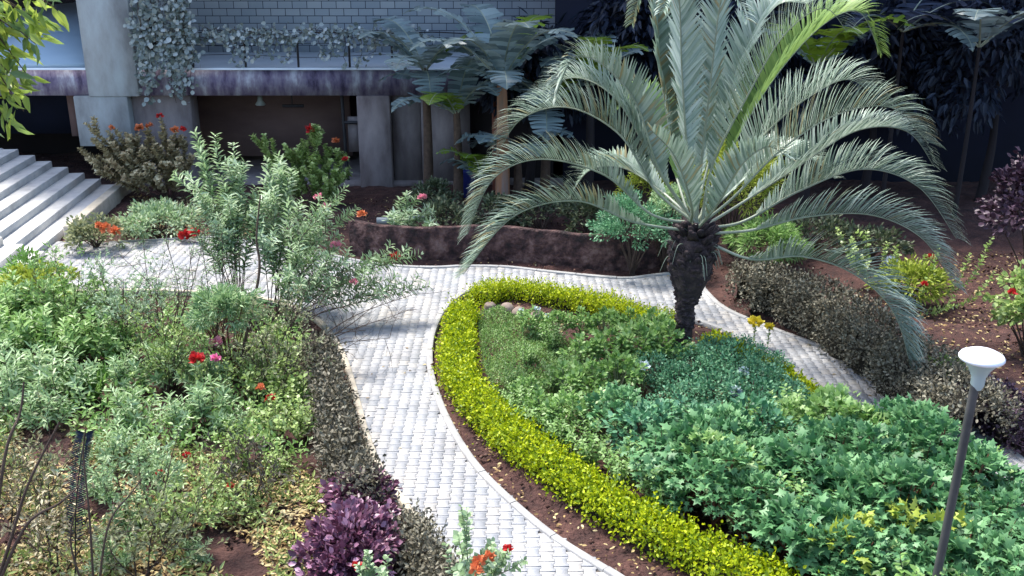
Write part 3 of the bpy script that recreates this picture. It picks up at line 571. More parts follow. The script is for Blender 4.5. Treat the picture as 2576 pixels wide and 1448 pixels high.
hedge('clipped_hedge', 'low brown hedge end beside the purple bush at the bottom', [(1000, 1270), (1050, 1345), (1100, 1410), (1150, 1480), (1220, 1560)], .46, .5, 1300, .06, .032, 'greyhedge', T_OV, rough=.2)
hedge('clipped_hedge', 'long dark clipped hedge on the outer side of the right walk', [(1850, 660), (1930, 662), (2020, 690), (2120, 740), (2220, 800), (2310, 865), (2400, 930), (2480, 1000)], .95, 1.15, 900, .062, .034, 'greyhedge', T_OV, rough=.2)
hedge('purple_hedge', 'dark purple hedge behind the lamp post at the right edge', [(2400, 935), (2480, 960), (2560, 1000), (2660, 1060)], .6, 1.1, 1000, .06, .04, 'darkpurple')

# ------------------------------------------------------------------ island planting
def island():
    protos = []
    for k, (mt, T, L_, W_, n, rad, cl, stm) in enumerate([('teal', T_ST, .120, .12, 380, [.42, .42, .34], 16, 'stemred'), ('teal', T_ST, .092, .092, 600, [.46, .46, .42], 24, 'stemred'), ('green', T_ST, .10, .088, 380, [.40, .40, .46], 15, 'stemgreen'), ('tealdark', T_OV, .085, .055, 640, [.44, .44, .36], 24, 'twig'), ('yellowgreen', T_ST, .10, .08, 90, [.34, .34, .40], 6, 'stemgreen')]):
        p = thing('lobed_shrub', ['teal shrub with large lobed leaves and reddish stems', 'dense teal shrub with medium lobed leaves', 'fresh green open shrub with lobed leaves', 'dark teal shrub with plain oval leaves', 'young yellow-green shoot standing out of the teal shrubs'][k], 'shrub', (0, 0, 0), ['large-leaved lobed shrubs', 'dense lobed shrubs', 'fresh green lobed shrubs', 'oval-leaved shrubs', 'young yellow-green shoots'][k] + ' massed in the island bed')
        f_, s_ = bush_mb([0, 0, .50], rad, n, L_, W_, T, cl, up=1.0, shell=.85, cr_=.34); obj('foliage', f_, M[mt], p); obj('stem', s_, M[stm], p); protos.append([p, True])
    for k, (mt, T, L_, W_, dn, nst, hh, stm) in enumerate([('teal', T_ST, .115, .105, 34, 15, .95, 'stemred'), ('green', T_OV, .10, .055, 46, 18, .9, 'stemgreen')]):
        p = thing('stemmy_shrub', ['taller open shrub with lobed leaves on visible reddish stems', 'taller feathery light green shrub with narrow leaves'][k], 'shrub', (0, 0, 0), ['open stemmy lobed shrubs', 'feathery light green shrubs'][k] + ' massed in the island bed'); mb, st = MB(), MB()
        for i in range(nst):
            a = i * 2.4; q = math.sqrt((i + .5) / nst); tip = np.array([math.cos(a) * .42 * q, math.sin(a) * .42 * q, hh * (1.05 - .35 * q) * rs.uniform(.75, 1.15)]); f = np.array([math.cos(a), math.sin(a), 0]) * .12 * q
            wand_mb(mb, st, cr([f, (f + tip) * .5 + rs.normal(0, .03, 3), tip], 6), L_, W_, dn, .38, T, .008, 1.0, .25)
        obj('foliage', mb, M[mt], p); obj('stem', st, M[stm], p); protos.append([p, True])
    spots = []
    for j, y in enumerate(np.arange(1010, 1570, 30)):
        for x in np.arange(1480, 2640, 84):
            x_ = x + rs.uniform(-36, 36) + (42 if j % 2 else 0); y_ = y + rs.uniform(-14, 14)
            xh = np.interp(y_, [1000, 1100, 1200, 1262, 1335, 1405, 1475, 1560], [1520, 1560, 1600, 1710, 1850, 1990, 2130, 2300]); xr = np.interp(y_, [980, 1060, 1150, 1250, 1360, 1450], [1900, 2040, 2310, 2460, 2570, 2650])
            if xh < x_ < xr and not (1560 < x_ < 1960 and y_ < 1090): spots.append((x_, y_))
    for (x, y) in spots:
        if rs.uniform() < .16: continue
        fld = math.sin(x * .011 + 1) * math.sin(y * .013) + rs.normal(0, .5)
        k = (0 if fld > .25 else 1 if fld > -.45 else 2) if y > 1130 else (3 if fld > 0 else 1 if fld > -.5 else 2)
        if rs.uniform() < .03: k = 4
        elif rs.uniform() < .38: k = 5 if (y > 1110 and rs.uniform() < .65) else 6
        p = U(x, y + 62); s = rs.uniform(.7, 1.3) * (1 if y > 1080 else .85)
        if k == 4: s = rs.uniform(1.05, 1.3)
        if protos[k][1]: protos[k][0].location = tuple(p); protos[k][1] = False
        else: dup(protos[k][0], p, rs.uniform(0, 6.28), s)
    # fine-leaved teal mound round the palm foot
    mnd = bush_mb([0, 0, .32], [.5, .5, .36], 1500, .045, .030, T_OV, 40, up=.8, cr_=.3)
    pr = thing('small_leaf_shrub', 'fine-leaved blue-green shrub below the palm trunk', 'shrub', (0, 0, 0), 'fine leaved shrubs round the palm foot')
    obj('foliage', mnd[0], M['tealdark'], pr); obj('stem', mnd[1], M['twig'], pr)
    first = True
    hn = ['right against the trunk foot', 'hiding the left side of the trunk foot', 'hiding the trunk foot from the front', 'second right of the trunk', 'third right of the trunk', 'in front of the second', 'just in front of the trunk', 'left front of the trunk', 'beside the white blossom head', 'with a pale blossom', 'behind the right walk hedge end', 'at the right end', 'in the centre', 'front left of the centre', 'front centre', 'far right by the walk', 'farthest right', 'front right', 'farthest left', 'frontmost left', 'frontmost right']; pr['label'] += ', ' + hn[0]; hi = 0
    for (x, y, s) in [(1790, 905, .85), (1690, 925, .8), (1745, 925, .85), (1860, 900, .8), (1920, 935, .9), (1840, 955, 1.1), (1760, 965, .9), (1700, 985, .9), (1640, 960, .9), (1900, 990, 1.1), (1960, 1010, .9), (1970, 1050, 1.0), (1800, 1030, 1.1), (1720, 1050, 1.0), (1880, 1060, 1.2), (2050, 1080, .9), (2110, 1110, .9), (1960, 1100, 1.1), (1640, 1060, .8), (1780, 1110, 1.0), (1860, 1150, 1.0)]:
        p = U(x, y + 25)
        if first: pr.location = tuple(p); pr.scale = (s,) * 3; first = False
        else: hi += 1; dup(pr, p, rs.uniform(0, 6.28), s, 'fine-leaved blue-green shrub below the palm, ' + hn[hi])
    # upright broad green plants left of the palm
    gp = bush_mb([0, 0, .38], [.36, .36, .40], 620, .075, .055, T_OV, 30, up=.7)
    pg = thing('flowering_shrub', 'mid green leafy shrub in the middle of the island bed', 'shrub', (0, 0, 0), 'leafy shrubs left of the palm trunk')
    obj('foliage', gp[0], M['green'], pg); obj('stem', gp[1], M['stemgreen'], pg); first = True; pg['label'] = 'mid green leafy island shrub'; hn = ['first in the back row by the stones', 'second in the back row', 'third in the back row', 'fourth in the back row', 'fifth in the back row', 'at the back beside the trunk', 'touching the trunk foot', 'second left of the trunk', 'third left of the trunk', 'at the edge of the feathery cover', 'left end of the middle row', 'centre of the middle row', 'right end of the middle row', 'frontmost by the lime hedge', 'frontmost beside the lobed shrubs', 'small one inside the feathery cover']; pg['label'] += ', ' + hn[0]; hi = 0
    for (x, y, s) in [(1340, 830, .75), (1400, 845, .8), (1460, 840, .8), (1520, 850, .9), (1580, 855, .9), (1640, 865, 1.0), (1670, 910, 1.1), (1600, 915, 1.1), (1530, 920, 1.0), (1460, 925, .9), (1420, 1000, .9), (1480, 1010, 1.0), (1550, 1000, 1.1), (1360, 1080, .9), (1430, 1100, 1.0), (1330, 1020, .75)]:
        p = U(x, y + 22)
        if first: pg.location = tuple(p); pg.scale = (s,) * 3; first = False
        else: hi += 1; dup(pg, p, rs.uniform(0, 6.28), s, 'mid green leafy island shrub, ' + hn[hi])
    mb, st = MB(), MB()
    for i in range(16):
        a = i * 2.4; q = math.sqrt((i + .5) / 16); tip = np.array([math.cos(a) * .36 * q, math.sin(a) * .36 * q, .75 * rs.uniform(.7, 1.15)]); wand_mb(mb, st, cr([tip * [.2, .2, 0], tip * [.5, .5, .5], tip], 6), .085, .04, 50, .25, T_OV, .006, .9, .4)
    pf = thing('feathery_shrub', 'light green feathery shrub', 'shrub', (0, 0, 0), 'feathery shrubs inside the near lime hedge'); obj('foliage', mb, M['green'], pf); obj('stem', st, M['stemgreen'], pf)
    hn = ['next to the white flowering plant', 'behind the feathery cover', 'in the feathery cover', 'touching the inner side of the lime hedge', 'second along the lime hedge', 'third along the lime hedge', 'fourth along the lime hedge', 'fifth along the lime hedge', 'between leafy and lobed shrubs', 'in the centre left of the bed', 'near the palm foot', 'lowest along the lime hedge']
    for i, (x, y, s) in enumerate([(1390, 860, .8), (1330, 900, .7), (1290, 960, .7), (1300, 1030, .8), (1350, 1075, .9), (1410, 1120, .95), (1480, 1165, 1.0), (1560, 1215, 1.0), (1470, 1060, 1.0), (1400, 960, .9), (1560, 960, 1.0), (1650, 1265, 1.0)]):
        lb = 'light green feathery shrub, ' + hn[i]
        if i == 0: pf.location = tuple(U(x, y + 30)); pf.scale = (s,) * 3; pf['label'] = lb
        else: dup(pf, U(x, y + 30), rs.uniform(0, 6.28), s, lb)
    # pale feathery ground cover
    mb = MB(); n = 26000; poly = [U(*p)[:2] for p in [(1200, 800), (1260, 790), (1420, 870), (1500, 950), (1420, 1040), (1330, 1100), (1250, 1040), (1215, 940)]]
    mn, mxx = np.min(poly, 0), np.max(poly, 0); P = rs.uniform(mn, mxx, (n, 2)); P = P[inpoly(P, poly)]; hgt = .10 + .12 * (np.sin(P[:, 0] * 5) * np.sin(P[:, 1] * 4) * .5 + .5)
    P3 = np.stack([P[:, 0], P[:, 1], hgt * rs.uniform(.5, 1, len(P))], 1); leaves(mb, P3, rdir(len(P3)) + [0, 0, .8], rdir(len(P3)) + [0, 0, .6], .055, .018, T_RH)
    tag(obj('ground_cover', mb, M['green']), 'low pale green feathery ground cover at the left of the island', 'ground cover', kind='stuff')
    # small flowers standing among the plants
    pl = thing('flower_spike', 'white flowering plant standing near the stones of the island bed', 'flower', U(1345, 850))
    mb = MB(); st = MB(); b0 = U(1345, 850)
    for i in range(7):
        tip = b0 + [rs.uniform(-.35, .35), rs.uniform(-.2, .2), rs.uniform(.4, .7)]; wand_mb(mb, st, cr([b0, (b0 + tip) / 2 + rs.normal(0, .03, 3), tip], 5), .07, .045, 30, .2, T_OV, .006)
        flower(pl, tip, .045, 'white', 14)
    obj('foliage', mb, M['olean'], pl); obj('stem', st, M['stemgreen'], pl)
    for (x, y, z, r, m_, lb, nm) in [(1620, 922, .75, .10, 'white', 'white blossom head in the dark shrubs left of the palm trunk', 'blossom'), (1900, 812, .3, .14, 'yellow', 'large cluster of yellow blossoms beside the right walk', 'blossom'), (1935, 822, .3, .09, 'yellow', 'small yellow blossom cluster right of the larger one', 'blossom'), (1545, 905, .6, .06, 'white', 'small white blossom above the leafy shrubs', 'blossom'),
                                     (1850, 985, .7, .10, 'white', 'pale blossom on the blue-green mound', 'blossom'), (1870, 935, .7, .09, 'white', 'pale blossom near the top of the blue-green mound', 'blossom'), (2010, 1035, .7, .08, 'white', 'pale blossom at the right end of the mound', 'blossom')]:
        p = UY(x, y, U(x, y + (62 if m_ == 'yellow' else 90))[1]); t = thing('blossom_plant', lb, 'flower', [p[0], p[1], 0]); flower(t, p, r, m_, 40, 'blossom'); st = MB(); tube(st, [[p[0], p[1], 0], p], .006, 5); obj('stem', st, M['stemgreen'], t)
        mb = MB(); wand_mb(mb, MB(), np.array([[p[0], p[1], 0], (p + [p[0], p[1], 0]) / 2, p]), .07, .04, 60, .2, T_OV); obj('foliage', mb, M['green'], t)
    for i, (x, y, r) in enumerate([(1232, 757, .14), (1275, 762, .17), (1305, 770, .15), (1350, 778, .13)]):
        p = U(x, y + 15, .1); mb = MB(); d = rdir(42)
        th = np.linspace(0, math.pi, 7)
        lathe(mb, [(math.sin(a) * r * (1 + .12 * math.sin(3 * a + i)), math.cos(a) * r * .75) for a in th], p, 9)
        tag(obj('stone', mb, M['stone'], base=p), ['leftmost brown stone below the far lime hedge', 'large rounded stone below the far lime hedge', 'third brown stone from the left below the far hedge', 'smallest stone at the right end of the row below the hedge'][i], 'stone', 'stones edging the island bed')
island()

# ------------------------------------------------------------------ lamp post
def lamp():
    d = 8.9; top = UY(2468, 905, 8.6); b0 = np.array([top[0] - .15, top[1] - .06, 0])
    hx = top; t = thing('garden_lamp', 'grey garden lamp post with white funnel shaped head', 'street lamp', b0)
    mb = MB(); tube(mb, cr([b0, (b0 + hx) / 2, hx + [-.02, 0, -.25]], 6), .042, 12); obj('pole', mb, M['pole'], t, smooth=True)
    mb = MB(); lathe(mb, [(.044, -.30), (.062, -.25), (.066, -.17), (.10, -.09), (.160, -.01), (.168, .02)], hx, 32); obj('shade', mb, M['lampcone'], t, smooth=True)
    mb = MB(); lathe(mb, [(.150, -.012), (.192, .0), (.205, .018), (.205, .03), (.19, .055), (.13, .085), (.06, .098), (0.001, .10)], hx, 32); obj('diffuser', mb, M['lampwhite'], t, smooth=True)
lamp()

# ------------------------------------------------------------------ left garden
TI = lambda *a: list(a)
# oleanders
wands('oleander', 'tall oleander with upright leafy wands left of centre', 'shrub', (600, 790), [(490, 330, 1.2), (540, 340, 1.0), (585, 360, .8), (610, 420, .5), (520, 420, .9), (560, 450, .4), (500, 480, .2), (640, 470, .6), (600, 520, .0), (545, 540, -.2), (480, 560, .2), (660, 560, -.2)], .20, .050, 60, .42, 'olean', side=3, bow=.08)
wands('oleander', 'oleander with light green tips in front of the dark bay', 'shrub', (690, 800), [(700, 390, 1.6), (670, 400, 1.4), (740, 440, 1.3), (690, 470, .8), (760, 500, .8), (640, 520, .3), (720, 560, .2), (790, 560, .6), (830, 540, .8)], .19, .050, 60, .40, 'olean', side=5, bow=.08, flowers=[(800, 497, .9, .10, 'pink'), (820, 520, .7, .09, 'pink'), (910, 540, .9, .10, 'orange')])
wands('oleander', 'wide oleander with pink flowers arching over the paving', 'shrub', (700, 830), [(870, 470, 1.2), (900, 520, 1.0), (850, 600, .6), (800, 620, .2), (880, 640, .3), (760, 640, 0), (940, 640, .5), (730, 700, -.2), (830, 690, -.2), (900, 700, .0), (1000, 640, .6), (1060, 640, .8), (1080, 720, .4), (980, 700, .2), (1030, 720, .1)], .18, .044, 52, .42, 'olean', side=4, bow=.12, r0=.014, flowers=[(845, 618, .5, .11, 'pink'), (995, 645, .6, .11, 'red'), (890, 710, 0, .09, 'pink')])
wands('oleander', 'small oleander with one pink flower at the far bed', 'shrub', (985, 640), [(1055, 490, .3), (1080, 520, 0), (1020, 530, -.2), (1090, 570, -.3), (1000, 580, -.3), (1040, 600, -.4), (960, 600, 0)], .20, .05, 85, .3, 'olean', side=2, bow=.05, flowers=[(1062, 497, .1, .11, 'pink')])
# tan succulent-stemmed shrubs
wands('thorn_shrub', 'tan leaved spreading shrub with orange-red flowers near the stairs', 'shrub', (430, 505), [(215, 310, .1), (240, 350, 0), (205, 380, -.2), (290, 325, .3), (330, 340, .3), (370, 320, .4), (405, 300, .5), (440, 330, .4), (465, 345, .3), (300, 390, -.3), (350, 380, -.2), (400, 370, -.1), (265, 400, 0), (320, 365, .1), (385, 345, .2), (425, 355, 0), (345, 430, -.5), (395, 445, -.5), (445, 440, -.4), (310, 430, -.4), (270, 330, .2), (455, 400, -.3), (250, 430, -.4), (420, 410, -.3), (375, 420, -.4)], .14, .10, 85, .40, 'tan', T_OV, side=4, bow=-.05, flowers=[(402, 292, .5, .10, 'red'), (350, 322, .2, .14, 'orange'), (440, 328, .2, .14, 'orange'), (375, 318, .3, .12, 'orange'), (280, 322, .2, .10, 'orange'), (460, 325, .2, .10, 'red')])
wands('flowering_shrub', 'rounded green shrub with a red flower against the dark bay', 'shrub', (790, 520), [(640, 345, .2), (690, 400, 0), (720, 370, .1), (760, 350, .2), (800, 315, .3), (830, 370, .1), (860, 380, 0), (880, 420, -.2), (740, 420, -.2), (790, 400, -.3), (850, 440, -.3), (810, 440, -.4), (700, 440, -.2)], .13, .09, 85, .35, 'round', T_OV, side=6, bow=-.03, flowers=[(780, 325, .2, .15, 'red'), (845, 355, 0, .12, 'orange'), (868, 400, -.2, .09, 'red')])
bush('flowering_shrub', 'low olive shrub with peach flowers at the foot of the stairs', 'shrub', 245, 625, .75, .40, 1500, .10, .06, 'olive', flowers=[(265, 575, .16, 'orange'), (290, 582, .14, 'orange'), (250, 567, .11, 'orange')])
bush('flowering_shrub', 'low green shrub beside red blossoms behind the oleander', 'shrub', 400, 590, 1.1, .38, 2200, .12, .05, 'olean', T_LA, flowers=[(465, 592, .17, 'red'), (490, 586, .15, 'red'), (478, 596, .14, 'red')])
bush('lime_shrub', 'lime green shrub at the foot of the white stairs', 'shrub', 110, 775, .80, .50, 3600, .10, .045, 'yellowgreen', T_LA, zc=.28)
bush('lime_shrub', 'small lime sprout at the left edge above the broad bush', 'shrub', 75, 745, .40, .55, 700, .13, .045, 'grass', T_LA, zc=.4)
def mass(name, label, grp, mat, hints, spots, ll, lw, T, n, rad, stem='twig', nst=16, s0=.35, **k):
    """open, irregular shrubs made of leafy stems; three different ones, then copies"""
    prs = []
    for v in range(3):
        mb, st = MB(), MB()
        for i in range(nst):
            a = i * 2.4 + rs.uniform(-.5, .5); q = math.sqrt((i + .5) / nst) * rs.uniform(.75, 1.15); tip = np.array([math.cos(a) * rad[0] * q, math.sin(a) * rad[0] * q, rad[2] * (2.0 - .9 * q) * rs.uniform(.6, 1.15)])
            f = np.array([math.cos(a), math.sin(a), 0]) * .07; P = cr([f, (f + tip) * .5 + [0, 0, .12 * rad[2]] + rs.normal(0, .04, 3), tip], 6)
            wand_mb(mb, st, P, ll, lw, n, s0, T, .008, .85, .55)
        pr = thing(name, label, 'shrub', (0, 0, 0), grp); obj('foliage', mb, M[mat], pr); obj('stem', st, M[stem], pr); prs.append([pr, True])
    for i, (x, y, s) in enumerate(spots):
        p = U(x, y); pr = prs[i % 3]; lb = label + ', ' + hints[i]
        s *= 1.12 if y < 1110 else 1
        if pr[1]: pr[0].location = tuple(p); pr[0].scale = (s,) * 3; pr[0]['label'] = lb; pr[1] = False
        else: dup(pr[0], p, rs.uniform(0, 6.28), s, lb)
mass('broadleaf_shrub', 'pale green dense shrub at left', 'pale green shrubs along the left edge', 'green', ['first behind the lime shrub', 'second behind the lime shrub', 'next to the airy twigs', 'frontmost at the edge', 'in front of the second', 'above the grass tuft', 'smallest, nearest the blue-green bush', 'half out of the picture'], [(40, 850, 1.1), (140, 840, 1.1), (230, 850, 1.0), (20, 930, 1.1), (120, 920, 1.1), (220, 930, 1.0), (300, 920, .8), (-60, 930, 1.0)], .15, .055, T_LA, 60, [.62, .62, .50], nst=26)
mass('bluegreen_shrub', 'blue-green strap-leaved shrub', 'blue-green shrubs in the left bed', 'bluegreen', ['left of the grass tuft', 'hiding the grass tuft foot', 'cut by the left edge', 'right of the grass tuft', 'left of the red rose', 'below the red rose', 'above the feathery leaf', 'at the bed centre', 'right of the feathery leaf', 'below the thick dark stem', 'smallest beside the round leaves', 'between two red blooms and the roses', 'above the rust red bloom', 'halfway down the feathery leaf', 'beside the rust red blooms', 'above the lowest one', 'lowest and smallest on bare soil', 'at the bottom by the dark stems'], [(80, 1010, 1.1), (180, 1030, 1.0), (20, 1060, 1.0), (330, 990, .8), (430, 975, .9), (520, 1000, .8), (120, 1090, .8), (330, 1090, .8), (300, 1180, .8), (530, 1080, .9), (590, 1110, .6), (450, 1100, .7), (380, 1190, .6), (250, 1260, .6), (420, 1230, .6), (320, 1350, .6), (490, 1420, .45), (290, 1440, .6)], .17, .042, T_LA, 52, [.55, .55, .48], nst=18)
mass('round_leaf_shrub', 'round-leaved olive green shrub', 'round-leaved shrubs beside the grey hedge', 'round', ['under the olive twigs', 'at the hedge top end', 'with the orange-red rose', 'left of the rose', 'halfway along the hedge', 'second from the hedge', 'in the middle', 'on the left of the group', 'above the bare soil', 'around the bright red bud', 'lowest to the left', 'nearest the purple foliage'], [(640, 930, .9), (720, 960, 1.0), (745, 1040, .9), (660, 1010, .9), (760, 1110, .8), (690, 1120, .9), (600, 1180, .8), (560, 1250, .6), (620, 1300, .6), (530, 1330, .7), (440, 1340, .6), (700, 1200, .6)], .095, .07, T_OV, 36, [.50, .50, .50], nst=20, s0=.3)
# bluish dense bush in centre, its dark stem, and the twiggy shrubs
bush('bluegreen_shrub', 'pale blue-green bush on a dark stem in the middle of the left bed', 'shrub', 585, 960, .55, .42, 2200, .11, .028, 'bluegreen', T_LA, zc=1.25, clumps=34, stem='stemred')
def twiggy(label, base, tips, mat, nleaf, seed, group=None, ll=.045):
    rs.seed(seed); b0 = U(*base); t = thing('twiggy_shrub', label, 'shrub', b0, group); st = MB(); mb = MB()
    for tp in tips:
        tipp = UY(tp[0], tp[1], b0[1] + tp[2]); v = tipp - b0; mid = b0 + v * .5 + rs.normal(0, .06, 3) * np.linalg.norm(v) + [0, 0, .12 * np.linalg.norm(v[:2])]
        P = cr([b0 + rs.normal(0, .04, 3) * [1, 1, 0], mid, tipp], 7); tube(st, P, np.linspace(.013, .004, len(P)), 5, False)
        for k in range(9):
            i = rs.randint(len(P) // 3, len(P)); q = P[i]; l = rs.uniform(.2, .6); dr = nrm(nrm(v) * .8 + rdir(1)[0]); e = q + dr * l; Q = cr([q, q + dr * l * .5 + rs.normal(0, .03, 3), e], 4); tube(st, Q, np.linspace(.005, .0025, len(Q)), 4, False)
            for k2 in range(3):
                j = rs.randint(2, len(Q)); q2 = Q[j]; d2 = nrm(dr + rdir(1)[0] * .9); e2 = q2 + d2 * rs.uniform(.1, .28); tube(st, [q2, (q2 + e2) / 2 + rs.normal(0, .01, 3), e2], [.003, .0025, .002], 3, False)
                m_ = nleaf; pp = q2 + (e2 - q2) * rs.uniform(0, 1, (m_, 1)) + rs.normal(0, .012, (m_, 3)); leaves(mb, pp, d2 + rdir(m_), rdir(m_) + [0, 0, .5], ll * rs.uniform(.6, 1.2, m_), ll * .38, T_RH)
    obj('stem', st, M['twig'], t); 
    if mb.n: obj('foliage', mb, M[mat], t)
twiggy('airy twiggy shrub with tiny pale leaves before the pale paving', (430, 880), [(300, 640, .5), (360, 600, .6), (420, 610, .4), (480, 640, .2), (520, 560, .5), (260, 700, .2), (330, 720, 0), (400, 690, 0), (470, 720, -.2), (230, 760, 0), (350, 790, -.3)], 'olean', 7, 3)
twiggy('airy fine-leaved shrub left of the blue-green bush', (540, 900), [(500, 560, .6), (560, 600, .5), (600, 640, .3), (540, 680, 0), (450, 700, 0), (620, 700, .1), (580, 740, -.2), (500, 760, -.2)], 'bluegreen', 8, 4)
twiggy('bare dark branches reaching right over the white paving', (700, 930), [(880, 770, 0), (950, 760, .1), (1000, 790, .2), (920, 830, -.1), (980, 850, .0), (860, 700, .3), (820, 740, .2), (1040, 740, .5), (780, 700, .3), (900, 880, -.2)], 'greyhedge', 0, 5)
twiggy('tall tangled shrub with small green leaves behind the pale green shrubs', (150, 880), [(80, 690, .3), (140, 660, .3), (200, 680, .2), (250, 720, 0), (110, 740, 0), (180, 760, -.2)], 'green', 9, 7, ll=.085)
twiggy('tangled pale shrub between the lime shrub and the airy twigs', (300, 900), [(250, 680, .3), (310, 700, .2), (360, 690, .1), (280, 770, 0), (380, 770, -.1), (330, 810, -.2)], 'olean', 9, 8, ll=.085)
twiggy('tangled green shrub left of the roses', (420, 1000), [(350, 840, .2), (410, 820, .2), (460, 830, .1), (390, 890, 0), (480, 880, -.1)], 'round', 8, 9, ll=.08)
twiggy('olive twiggy shrub above the round-leaved shrubs', (700, 1010), [(640, 800, .2), (700, 770, .3), (740, 800, .2), (780, 850, 0), (660, 860, 0), (760, 900, -.2), (600, 860, 0)], 'olive', 7, 6, ll=.07)
rs.seed(21)
# rose-like flowers in the left bed
for (x, y, m_, r, lb) in [(495, 905, 'red', .13, 'deep red rose in the middle of the left bed'), (543, 902, 'hotpink', .09, 'small hot pink rose beside the red rose'), (542, 862, 'pink', .11, 'faded pink rose above the hot pink one'), (680, 1005, 'red', .10, 'orange-red rose among round leaves near the grey hedge'), (655, 975, 'orange', .07, 'small orange rose bud near the grey hedge'), (470, 1145, 'red', .055, 'small rust red bloom in the dry lower bed'), (403, 1190, 'red', .055, 'rust red bloom low at centre left'), (578, 1222, 'red', .055, 'bright red bud standing over the bare soil'), (433, 1262, 'orange', .05, 'tiny orange bud low in the bed')]:
    p = U(x, y, .85 if y < 1000 else .55); b0 = np.array([p[0], p[1] + .1, 0]); t = thing('rose_plant', lb, 'flower', b0)
    flower(t, p, r, m_, 34); mb = MB(); st = MB()
    for i in range(5):
        tip = p + rs.normal(0, .13, 3) * [1, 1, .5] + ([0, 0, -.06] if i else [0, 0, 0]); tip = p if i == 0 else tip
        wand_mb(mb, st, cr([b0, (b0 + tip) / 2 + rs.normal(0, .05, 3), tip], 5), .075, .05, 26, .3, T_OV, .007)
    obj('foliage', mb, M['round'], t); obj('stem', st, M['stemgreen'], t)
for q_, (bs, tp, mt, nl, lb) in enumerate([((120, 1300), [(60, 1130, .2), (120, 1120, .1), (180, 1150, 0), (90, 1200, -.1)], 'olive', 5, 'dry olive twigs low in the bottom left bed'), ((330, 1330), [(290, 1180, .1), (350, 1170, .1), (400, 1200, 0), (260, 1250, -.1), (420, 1260, -.2)], 'bluegreen', 7, 'spindly pale shrub left of the rust red blooms'),
        ((470, 1400), [(430, 1250, .1), (500, 1240, .1), (550, 1290, 0), (400, 1320, -.1)], 'round', 6, 'spindly green shrub above the bare soil'), ((640, 1290), [(570, 1150, .2), (620, 1120, .2), (680, 1150, .1), (700, 1200, 0), (560, 1220, -.1)], 'greyhedge', 3, 'dry grey twigs fanning beside the grey hedge'), ((150, 1450), [(100, 1300, .1), (170, 1290, 0), (60, 1350, -.1), (230, 1330, 0)], 'tan', 5, 'straw coloured spindly plant at the bottom left'),
        ((350, 1470), [(320, 1330, .1), (390, 1320, 0), (430, 1370, 0), (280, 1390, -.1)], 'olive', 6, 'olive spindly plant at the bottom of the left bed'), ((30, 1350), [(10, 1180, .1), (60, 1210, 0), (-20, 1250, 0)], 'tan', 5, 'tan spindly plant cut by the left edge')]):
    twiggy(lb, bs, tp, mt, nl, 40 + q_, ll=.085)
rs.seed(22)
# bottom-left long stems, feathery dark frond
def bare(label, base, tips, r0=.014):
    b0 = U(*base); t = thing('bare_branch', label, 'branch', b0); st = MB()
    for tp in tips: 
        Q = cr([b0] + [UY(x, y, b0[1] + dy) for x, y, dy in tp], 6); tube(st, Q, np.linspace(r0, r0 * .4, len(Q)), 6, False)
    obj('stem', st, M['bark'], t, smooth=True)
bare('long bare brown stem leaning up from the lower left corner', (-40, 1560), [[(20, 1380, 0), (70, 1220, .1), (140, 1080, .2), (150, 1060, .2)], [(60, 1330, 0), (150, 1265, .2), (200, 1220, .4)], [(10, 1160, .3), (50, 1040, .6), (60, 960, .7)]], .022)
bare('dark bare stems in the bottom left bed', (240, 1560), [[(225, 1300, .1), (210, 1150, .2), (215, 1080, .2)], [(270, 1330, 0), (330, 1240, .2), (360, 1200, .3)], [(180, 1380, 0), (190, 1280, 0)]], .014)
bare('thin leaning stems between the round-leaved shrubs', (430, 1420), [[(470, 1300, .1), (520, 1230, .3), (560, 1180, .4)], [(400, 1330, .1), (420, 1200, .2), (450, 1080, .4)]], .010)
b0 = U(560, 1010); bare('thick dark stem under the blue-green bush', (590, 965), [[(575, 900, 0), (560, 850, 0), (565, 800, 0)], [(610, 900, 0), (640, 860, 0)], [(650, 700, .6), (645, 600, .8), (655, 490, 1.0)]], .03)
t = thing('feather_leaf_plant', 'dark slender feathery leaf hanging over the dry bed at lower left', 'plant', U(190, 1470)); mb = MB(); st = MB()
b0 = U(190, 1470); Q = cr([b0, UY(190, 1300, b0[1]), UY(200, 1180, b0[1] + .1), UY(215, 1090, b0[1] + .3)], 8); tube(st, Q, .008, 5, False)
for i in range(6, len(Q)):
    for sd in (-1, 1):
        for k in range(3): leaves(mb, [Q[i] + (Q[i - 1] - Q[i]) * k / 3], [[sd * .8, 0, .35]], [[0, -1, .3]], .13, .016, T_LA)
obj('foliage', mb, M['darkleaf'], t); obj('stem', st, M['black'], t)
# grass tuft
t = thing('grass_tuft', 'bright green strappy grass tuft in the left bed', 'grass tuft', U(215, 1010)); mb = MB(); b0 = U(215, 1010)
for i in range(150):
    a = rs.uniform(0, 6.28); o = np.array([math.cos(a), math.sin(a), 0]); leaves(mb, [b0 + o * rs.uniform(0, .15)], [o * rs.uniform(.3, .9) + [0, 0, .9]], [o], rs.uniform(.35, .7), .035, T_LA)
obj('foliage', mb, M['grass'], t)
